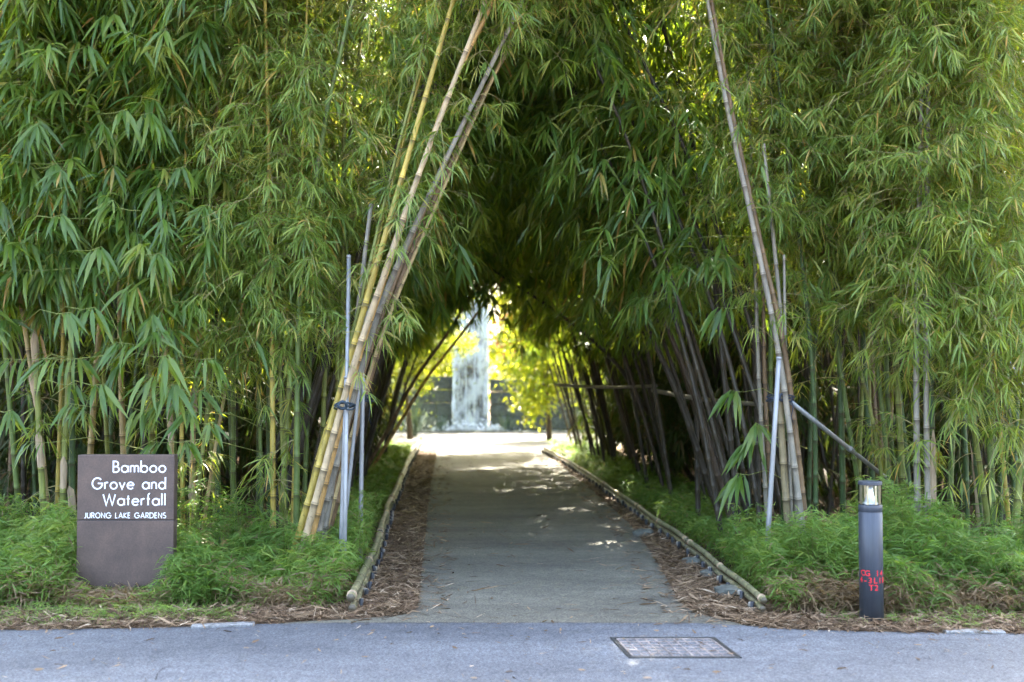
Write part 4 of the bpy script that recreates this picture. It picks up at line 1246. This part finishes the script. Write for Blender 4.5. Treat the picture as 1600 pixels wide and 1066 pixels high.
def vnoise(P, s, seed=0):
    x, y = P[:, 0] * s + seed * 3.1, P[:, 1] * s + seed * 1.7
    return (np.sin(x * 1.7 + 1.3 * np.sin(y * 1.1)) + np.sin(y * 2.3 + 1.1 * np.sin(x * 1.9 + 2)) + np.sin((x + y) * 3.1 + seed)) / 3
def band(x0, x1, y0f, y1f):
    def f(rng, n):
        x = rng.uniform(x0, x1, n); lo = y0f(x); hi = y1f(x)
        t = rng.random(n) ** 1.3
        return np.column_stack([x, lo + (hi - lo) * t]), 1 - smooth(t, .05, .40)
    return f
lx1 = gp(548, 938)[0] - .03; rx0 = gp(1200, 945)[0] - .02
yl = lambda x: gp(300, 952)[1] + .05 + .06 * np.sin(x * 5) - .25 * smooth(x, lx1 - .4, lx1) * 0
yr = lambda x: gp(1400, 965)[1] + .05 + .05 * np.sin(x * 6 + 1)
def hmound(y0f, top, w, seed):
    def h(P):
        d = P[:, 1] - y0f(P[:, 0])
        edge = np.clip(d / w, 0, 1) ** .5
        return top * (.30 + .70 * edge) * (.72 + .46 * vnoise(P, 1.9, seed) + .24 * vnoise(P, 5.5, seed))
    return h
def hdip(fn):               # lower growth round the feet of the leaning culms
    return lambda P: fn(P) * (1 - .45 * np.exp(-((P[:, 0] + 1.72) / .38) ** 2))
def clear_sign(fn):        # keep most of the sign's face clear of tall leaves
    def h(P):
        v = fn(P)
        ins = (np.abs(P[:, 0] - sign.location.x) < SW / 2 + .02) & (P[:, 1] < SY + .15)
        side = smooth(np.abs(P[:, 0] - sign.location.x), SW * .25, SW * .55)
        return np.where(ins, v * (.22 + .25 * side), v)
    return h
mound_grass('ground_cover', band(-6.2, lx1, yl, lambda x: yl(x) + 1.75), 13500, .115, 'feathery bright green ground cover mounded round the sign', 31, clear_sign(hdip(hmound(yl, .72, .75, 1))), dry=1.0)
mound_grass('ground_cover', band(rx0, 6.4, yr, lambda x: yr(x) + 1.9), 14500, .115, 'feathery bright green ground cover mounded behind the bollard', 32, hmound(yr, .72, .75, 2), dry=1.5)
def strip(side, Y0, Y1, w):
    def f(rng, n):
        Y = Y0 + (Y1 - Y0) * rng.random(n) ** 1.4
        t = rng.random(n)
        x = np.array([kerb_x(side, y) for y in Y]) + side * (.08 + w * t)
        return np.column_stack([x, Y]), 1 - smooth(t, 0, .2)
    return f
def verge_pts(x0, x1):
    def f(rng, n):
        x = rng.uniform(x0, x1, n); keep = vnoise(np.column_stack([x, x * 0]), 2.4, 5)
        return np.column_stack([x, road_y(x) + .06 + (.50 - .12 * keep) * rng.random(n) ** .7]), np.ones(n)
    return f
road_y = lambda x: np.interp(x, [p[0] for p in road_edge], [p[1] for p in road_edge])
mound_grass('verge_weeds', verge_pts(-5.4, -1.9), 900, .055, 'sparse green weeds creeping over the verge litter near the sign', 35, lambda P: .05 + .08 * np.clip(vnoise(P, 2.1, 7) + .2, 0, 1))
mound_grass('verge_weeds', verge_pts(2.2, 5.4), 420, .055, 'sparse green weeds creeping over the verge litter near the bollard', 36, lambda P: .05 + .10 * np.clip(vnoise(P, 2.1, 9), 0, 1))
hs = lambda P: .26 * (.8 + .4 * vnoise(P, 1.9, 4) + .2 * vnoise(P, 5, 2))
mound_grass('ground_cover', strip(-1, 9.0, 27, 1.0), 8500, .11, 'low green ground cover left of the path behind the edging', 33, hs, wl=.085)
mound_grass('ground_cover', strip(1, 9.0, 27, 1.15), 9500, .11, 'low green ground cover right of the path behind the edging', 34, hs, wl=.085)

# ================================================================== leaf litter
def on_paving(P):
    """which of the points P lie on the path"""
    q = np.array(path_poly); x, y = P[:, 0], P[:, 1]; c = np.zeros(len(P), bool)
    for (x0, y0), (x1, y1) in zip(q, np.roll(q, -1, 0)):
        hit = ((y0 > y) != (y1 > y)) & (x < (x1 - x0) * (y - y0) / (y1 - y0 if abs(y1 - y0) > 1e-9 else 1e-9) + x0)
        c ^= hit
    return c
def litter(name, pts_f, n, label, seed, Lr=(.05, .24), lift=.03, zbase=.006, keep_off=False):
    rng = np.random.default_rng(seed)
    P = pts_f(rng, n)
    if keep_off:
        P = P[~on_paving(P) | (rng.random(n) < .02)]; n = len(P)
    a = rng.uniform(0, 2 * pi, n)
    el = rng.normal(0, .16, n)
    D = np.column_stack([np.cos(a) * np.cos(el), np.sin(a) * np.cos(el), np.sin(el)])
    L = rng.uniform(*Lr, n) * rng.uniform(.5, 1, n)
    B = np.column_stack([P, zbase + lift * rng.random(n) ** 2 + .5 * L * np.abs(np.sin(el))])
    B -= D * (L * .5)[:, None]
    N = unit(np.array([0, 0, 1.0]) + rng.normal(0, .45, (n, 3)))
    W = np.where(rng.random(n) < .65, .006, .014) * rng.uniform(.6, 1.2, n)
    tone = np.clip(rng.beta(1.6, 2.0, n), 0, 1)
    V, F, r = leaf_arrays(B, D, N, L, W, rng.uniform(-.05, .12, n), tone, fold=False)
    V[:, 2] = np.maximum(V[:, 2], zbase)
    link(name, mesh_np(name, V, F, M['litter'], r), None, None, label, 'leaf litter', kind='stuff')
road_y = lambda x: np.interp(x, [p[0] for p in road_edge], [p[1] for p in road_edge])
def verge(x0, x1, depth):
    def f(rng, n):
        x = rng.uniform(x0, x1, n)
        return np.column_stack([x, road_y(x) + depth * rng.random(n) ** .9 - .03])
    return f
litter('leaf_litter', verge(-5.4, gp(640, 965)[0], .62), 9000, 'straw and dry leaves on the verge under the sign', 41, keep_off=True)
litter('leaf_litter', verge(gp(1110, 965)[0], 5.6, .60), 9500, 'straw and dry leaves on the verge round the bollard', 42, keep_off=True)
plf = lambda Y: np.interp(Y, [p[1] for p in pl], [p[0] for p in pl]); prf = lambda Y: np.interp(Y, [p[1] for p in pr], [p[0] for p in pr])
def between(side):
    def f(rng, n):
        Y = 8.0 + 18.6 * rng.random(n) ** 1.9
        k = np.array([kerb_x(side, y) for y in Y]); e = plf(Y) if side < 0 else prf(Y)
        t = rng.random(n) ** .85
        return np.column_stack([k + (e - k) * (t * 1.04 - .01), Y])
    return f
litter('leaf_litter', between(-1), 13000, 'brown dead bamboo leaves between the left edging and the path', 43, keep_off=True)
litter('leaf_litter', between(1), 15000, 'brown dead bamboo leaves between the right edging and the path', 44, keep_off=True)
def on_path(rng, n):
    Y = 7.7 + 18.5 * rng.random(n) ** 1.2
    e0, e1 = plf(Y), prf(Y)
    t = rng.random(n); t = np.where(rng.random(n) < .7, np.where(t < .5, t * .25, 1 - (1 - t) * .25), t)
    return np.column_stack([e0 + (e1 - e0) * t, Y])
litter('leaf_litter', on_path, 2300, 'scattered dead leaves lying on the path', 45, lift=.004)
def on_road(rng, n):
    x = rng.uniform(-5, 5, n); return np.column_stack([x, road_y(x) - 1.9 * rng.random(n) ** 1.8])
litter('leaf_litter', on_road, 520, 'scattered dead leaves lying on the asphalt', 46, Lr=(.03, .11), lift=.002, zbase=.0135)
def grove_floor(rng, n):
    s_ = np.where(rng.random(n) < .5, -1, 1)
    Y = rng.uniform(9.3, 26, n)
    x = np.array([kerb_x(a, b) for a, b in zip(s_, Y)]) + s_ * (1.0 + 4 * rng.random(n))
    return np.column_stack([x, Y])
litter('leaf_litter', grove_floor, 9000, 'dead leaves covering the dark ground inside the grove', 47, lift=.06)

# ================================================================== the far end: waterfall
FY = 38.2
wx0, wx1 = at(709, 600, FY)[0], at(763, 600, FY)[0]
wcx = (wx0 + wx1) / 2; wlw = wx1 - wx0
wall = thing('waterfall_wall', (wcx, FY, 0), 'tall pale stone slab carrying the waterfall above the pool', 'waterfall')
zt = at(735, 452, FY)[2]
ncr = 9
rw = random.Random(8)
for i in range(ncr):
    z0, z1 = zt * i / ncr, zt * (i + 1) / ncr
    nc = 2
    cuts = [0, .35 + .3 * rw.random(), 1]
    for j in range(nc):
        a, b = cuts[j], cuts[j + 1]
        mb = MB(); mb.box((-wlw / 2 + wlw * (a + b) / 2, .3 - rw.uniform(0, .03), (z0 + z1) / 2), (wlw * (b - a) - .012, .6, z1 - z0 - .012), bev=.015)
        link('stone_block', mb.mesh('stone_block', M['stone_pale' if i >= 4 else 'stone_wet']), wall)
# the falling sheet: a rippled surface a hand in front of the stone, thicker at its edges
nu, nv = 26, 60
V = []
for i in range(nv + 1):
    for j in range(nu + 1):
        f, t = j / nu, i / nv
        V.append((-wlw / 2 * 1.02 + wlw * 1.02 * f, -.14 - .30 * t * t - .03 * sin(f * 37) - .02 * sin(f * 13 + t * 9), zt * (1 - t) + .01))
F = [(i * (nu + 1) + j, i * (nu + 1) + j + 1, (i + 1) * (nu + 1) + j + 1, (i + 1) * (nu + 1) + j)[::-1] for i in range(nv) for j in range(nu)]
mb = MB(); mb.add(V, F); link('water_sheet', mb.mesh('water_sheet', M['fall'], True), wall)
for f, r_ in ((.0, .03), (.985, .026), (.06, .018), (.14, .012), (.90, .014), (.62, .010), (.36, .010)):
    mb = MB(); pts = [(-wlw / 2 + wlw * f + .012 * sin(t * 21 + f * 9), -.17 - .30 * t * t, zt * (1 - t) + .01) for t in np.linspace(0, 1, 24)]
    mb.tube(pts, [r_ * (1 + .5 * sin(k * 1.7)) for k in range(24)], 6); link('water_strand', mb.mesh('water_strand', M['foam'], True), wall)
# foam at the foot
rngf = np.random.default_rng(61)
mb = MB()
for i in range(420):
    x = rngf.normal(0, wlw * .48); y = -.5 + rngf.normal(0, .25); z = max(.0, .17 * rngf.exponential() * math.exp(-1.2 * abs(x)))
    r = rngf.uniform(.015, .05)
    mb.add([(x + r, y, z), (x - r, y, z), (x, y + r, z), (x, y - r, z), (x, y, z + r * 1.3), (x, y, z - r)], [(0, 2, 4), (2, 1, 4), (1, 3, 4), (3, 0, 4), (2, 0, 5), (1, 2, 5), (3, 1, 5), (0, 3, 5)])
f_o = link('foam', mb.mesh('foam', M['foam'], True), wall, kind='stuff')
# dark retaining walls both sides, of coursed stone
def retaining(x0, x1, Y, h, label, seed):
    rr = random.Random(seed)
    t = thing('retaining_wall', (x0, Y, 0), label, 'wall')
    ncr_ = 4
    for i in range(ncr_):
        x = 0 if i % 2 == 0 else -.0
        first = True
        while x < x1 - x0 - .02:
            w = min(rr.uniform(.7, 1.25) * (.6 if first and i % 2 else 1), x1 - x0 - x); first = False
            mb = MB(); mb.box((x + w / 2, .35 - rr.uniform(0, .05), h * (i + .5) / ncr_), (w - .015, .7, h / ncr_ - .015), bev=.02)
            link('stone_block', mb.mesh('stone_block', M['stone_dark']), t); x += w
retaining(-7.0, wx0 - .05, FY - .05, 1.85, 'dark stone retaining wall left of the waterfall', 1)
retaining(wx1 + .05, 5.0, FY - .05, 1.75, 'dark stone retaining wall right of the waterfall', 2)

# ---------------- trees at the far end and around the grove
def tree_crown(seed, blobs, n, L, wr, tone=(.5, .25)):
    rng = np.random.default_rng(seed)
    P = []; 
    vol = np.array([b[3] * b[4] * b[5] for b in blobs]) ** .8; cnt = (vol / vol.sum() * n).astype(int)
    for b, c in zip(blobs, cnt):
        d = unit(rng.normal(0, 1, (c, 3))); r = rng.random(c) ** .45
        P.append(np.array(b[:3]) + d * r[:, None] * np.array(b[3:6]))
    P = np.concatenate(P)
    # clump the leaves round twig tips
    tips = P[rng.integers(0, len(P), len(P) // 7)]
    P = tips[rng.integers(0, len(tips), len(P))] + rng.normal(0, L * 1.1, (len(P), 3))
    m = len(P)
    D = unit(rng.normal(0, 1, (m, 3)) + np.array([0, 0, -.35]))
    N = unit(rng.normal(0, .6, (m, 3)) + np.array([0, -.1, 1.0]))
    Ls = L * rng.uniform(.6, 1.3, m)
    return leaf_arrays(P, D, N, Ls, Ls * wr, rng.uniform(0, .4, m), np.clip(rng.normal(tone[0], tone[1], m), 0, 1), fold=False), tips
def tree(name, loc, blobs, n, L, wr, mat, label, seed, trunk_h, tr=.07, cat='tree', group=None):
    t = thing(name, loc, label, cat, group)
    (V, F, r), tips = tree_crown(seed, blobs, n, L, wr)
    link('crown', mesh_np('crown', V, F, mat, r), t, kind='stuff')
    rr = random.Random(seed)
    mb = MB(); top = Vector((rr.uniform(-.2, .2), rr.uniform(-.2, .2), trunk_h))
    mb.tube([(0, 0, -.1), (top.x * .3, top.y * .3, trunk_h * .4), tuple(top)], [tr * 1.3, tr, tr * .7], 10)
    link('trunk', mb.mesh('trunk', M['bark'], True), t)
    for b in blobs:
        mb = MB(); c = Vector(b[:3]); mid = top.lerp(c, .5) + Vector((rr.uniform(-.2, .2), rr.uniform(-.2, .2), .1))
        mb.tube([tuple(top), tuple(mid), tuple(c)], [tr * .6, tr * .4, tr * .15], 7); link('limb', mb.mesh('limb', M['bark'], True), t)
    return t
c = at(842, 640, 31.0)
tree('leafy_tree', (c[0] + .3, 31.0, 0), [(-.45, -.3, 1.2, .65, .7, .6), (-.75, -.4, 2.0, .6, .7, .6), (-.2, 0, 2.9, .8, .8, .7), (-.7, .2, 3.2, .6, .6, .5), (.5, 0, 2.0, .8, .8, 1.0), (.2, -.2, 4.0, .9, .8, .7)], 6500, .15, .42, M['leaf_tree'], 'sunlit yellow green tree right of the waterfall', 71, 1.6)
c = at(690, 600, 31.5)
tree('leafy_tree', (c[0] - .9, 31.5, 0), [(.5, 0, 2.5, .7, .7, .5), (1.1, .1, 2.9, .75, .6, .35), (1.55, 0, 2.75, .35, .4, .2), (.2, .1, 3.4, .9, .8, .6), (-.5, 0, 2.2, .8, .8, .8), (.9, .3, 4.0, .9, .7, .5), (.3, -.1, 1.7, .35, .4, .4)], 6000, .13, .38, M['leaf_tree'], 'sunlit yellow green tree branching across the left of the waterfall', 72, 1.8)
c = at(790, 520, 42)
tree('red_tree', (c[0], 42, 0), [(0, 0, 3.2, .7, .7, .8), (.3, 0, 4.0, .7, .7, .6), (.9, 0, 3.2, .6, .6, .6)], 1800, .18, .45, M['leaf_red'], 'reddish orange leaved tree behind the waterfall wall', 73, 2.2)
def agave(u, v, Y, n, L, label, seed):
    c = at(u, v, Y); rr = np.random.default_rng(seed)
    a = rr.uniform(0, 2 * pi, n); el = rr.uniform(.5, 1.45, n)
    D = np.column_stack([np.cos(a) * np.cos(el), np.sin(a) * np.cos(el), np.sin(el)])
    V, F, r = leaf_arrays(np.zeros((n, 3)) + rr.normal(0, .05, (n, 3)) * np.array([1, 1, 0]), D, unit(np.cross(np.cross(D, [0, 0, 1.0]), D)), rr.uniform(.6, 1.1, n) * L, np.full(n, .022), rr.uniform(.1, .6, n), rr.random(n))
    link('spiky_plant', mesh_np('spiky_plant', V, F, M['agave'], r), None, (c[0], Y, 0), label, 'plant')
agave(648, 640, 33.0, 120, 1.9, 'grey green long leaved plant left of the waterfall pool', 3)
agave(690, 660, 36.6, 60, 1.2, 'low grassy plant at the foot of the dark wall left of the waterfall', 4)
agave(790, 660, 36.8, 60, 1.2, 'low grassy plant at the foot of the dark wall right of the waterfall', 5)
# hedge on top of the retaining walls and the wood behind everything
def mass(name, boxes, n, L, wr, mat, label, seed):
    rng = np.random.default_rng(seed); P = []
    for (x0, x1, y0, y1, z0, z1, w) in boxes:
        k = int(n * w)
        cl = np.column_stack([rng.uniform(x0, x1, k // 40 + 1), rng.uniform(y0, y1, k // 40 + 1), rng.uniform(z0, z1, k // 40 + 1)])
        P.append(cl[rng.integers(0, len(cl), k)] + rng.normal(0, 1, (k, 3)) * np.array([.55, .55, .45]))
    P = np.concatenate(P); P[:, 2] = np.maximum(P[:, 2], .02); m = len(P)
    D = unit(rng.normal(0, 1, (m, 3)) + np.array([0, 0, -.4])); N = unit(rng.normal(0, .7, (m, 3)) + np.array([0, 0, 1.0]))
    Ls = L * rng.uniform(.6, 1.3, m)
    V, F, r = leaf_arrays(P, D, N, Ls, Ls * wr, rng.uniform(0, .4, m), np.clip(rng.normal(.5, .25, m), 0, 1), fold=False)
    link(name, mesh_np(name, V, F, mat, r), None, None, label, 'wood', kind='stuff')
mass('far_wood', [(-14, 12, 40.0, 45, .5, 16, .34), (-32, -12, 34, 44, .3, 16, .20), (12, 32, 34, 44, .3, 16, .20), (-24, -7.5, 17, 36, .2, 10, .26), (7.0, 24, 17, 36, .2, 10, .26)], 90000, .38, .42, M['leaf_wood'], 'sunlit yellow green trees beyond the grove and waterfall', 81)
mass('plaza_planting', [(-7.5, -3.9, 27.0, 37, .1, 1.6, .5), (3.0, 7.2, 27.0, 37, .1, 1.7, .5)], 9000, .16, .4, M['leaf_tree'], 'sunlit low shrubs either side of the plaza', 83)
mass('wall_planting', [(-7, wx0 - .3, 38.6, 39.3, 1.9, 3.0, .5), (wx1 + .2, 5, 38.6, 39.3, 1.8, 3.0, .5)], 9000, .16, .4, M['leaf_wood'], 'green planting above the dark walls beside the waterfall', 82)
print('BUILT', len(bpy.data.objects), 'objects', sum(len(m.polygons) for m in bpy.data.meshes), 'faces')
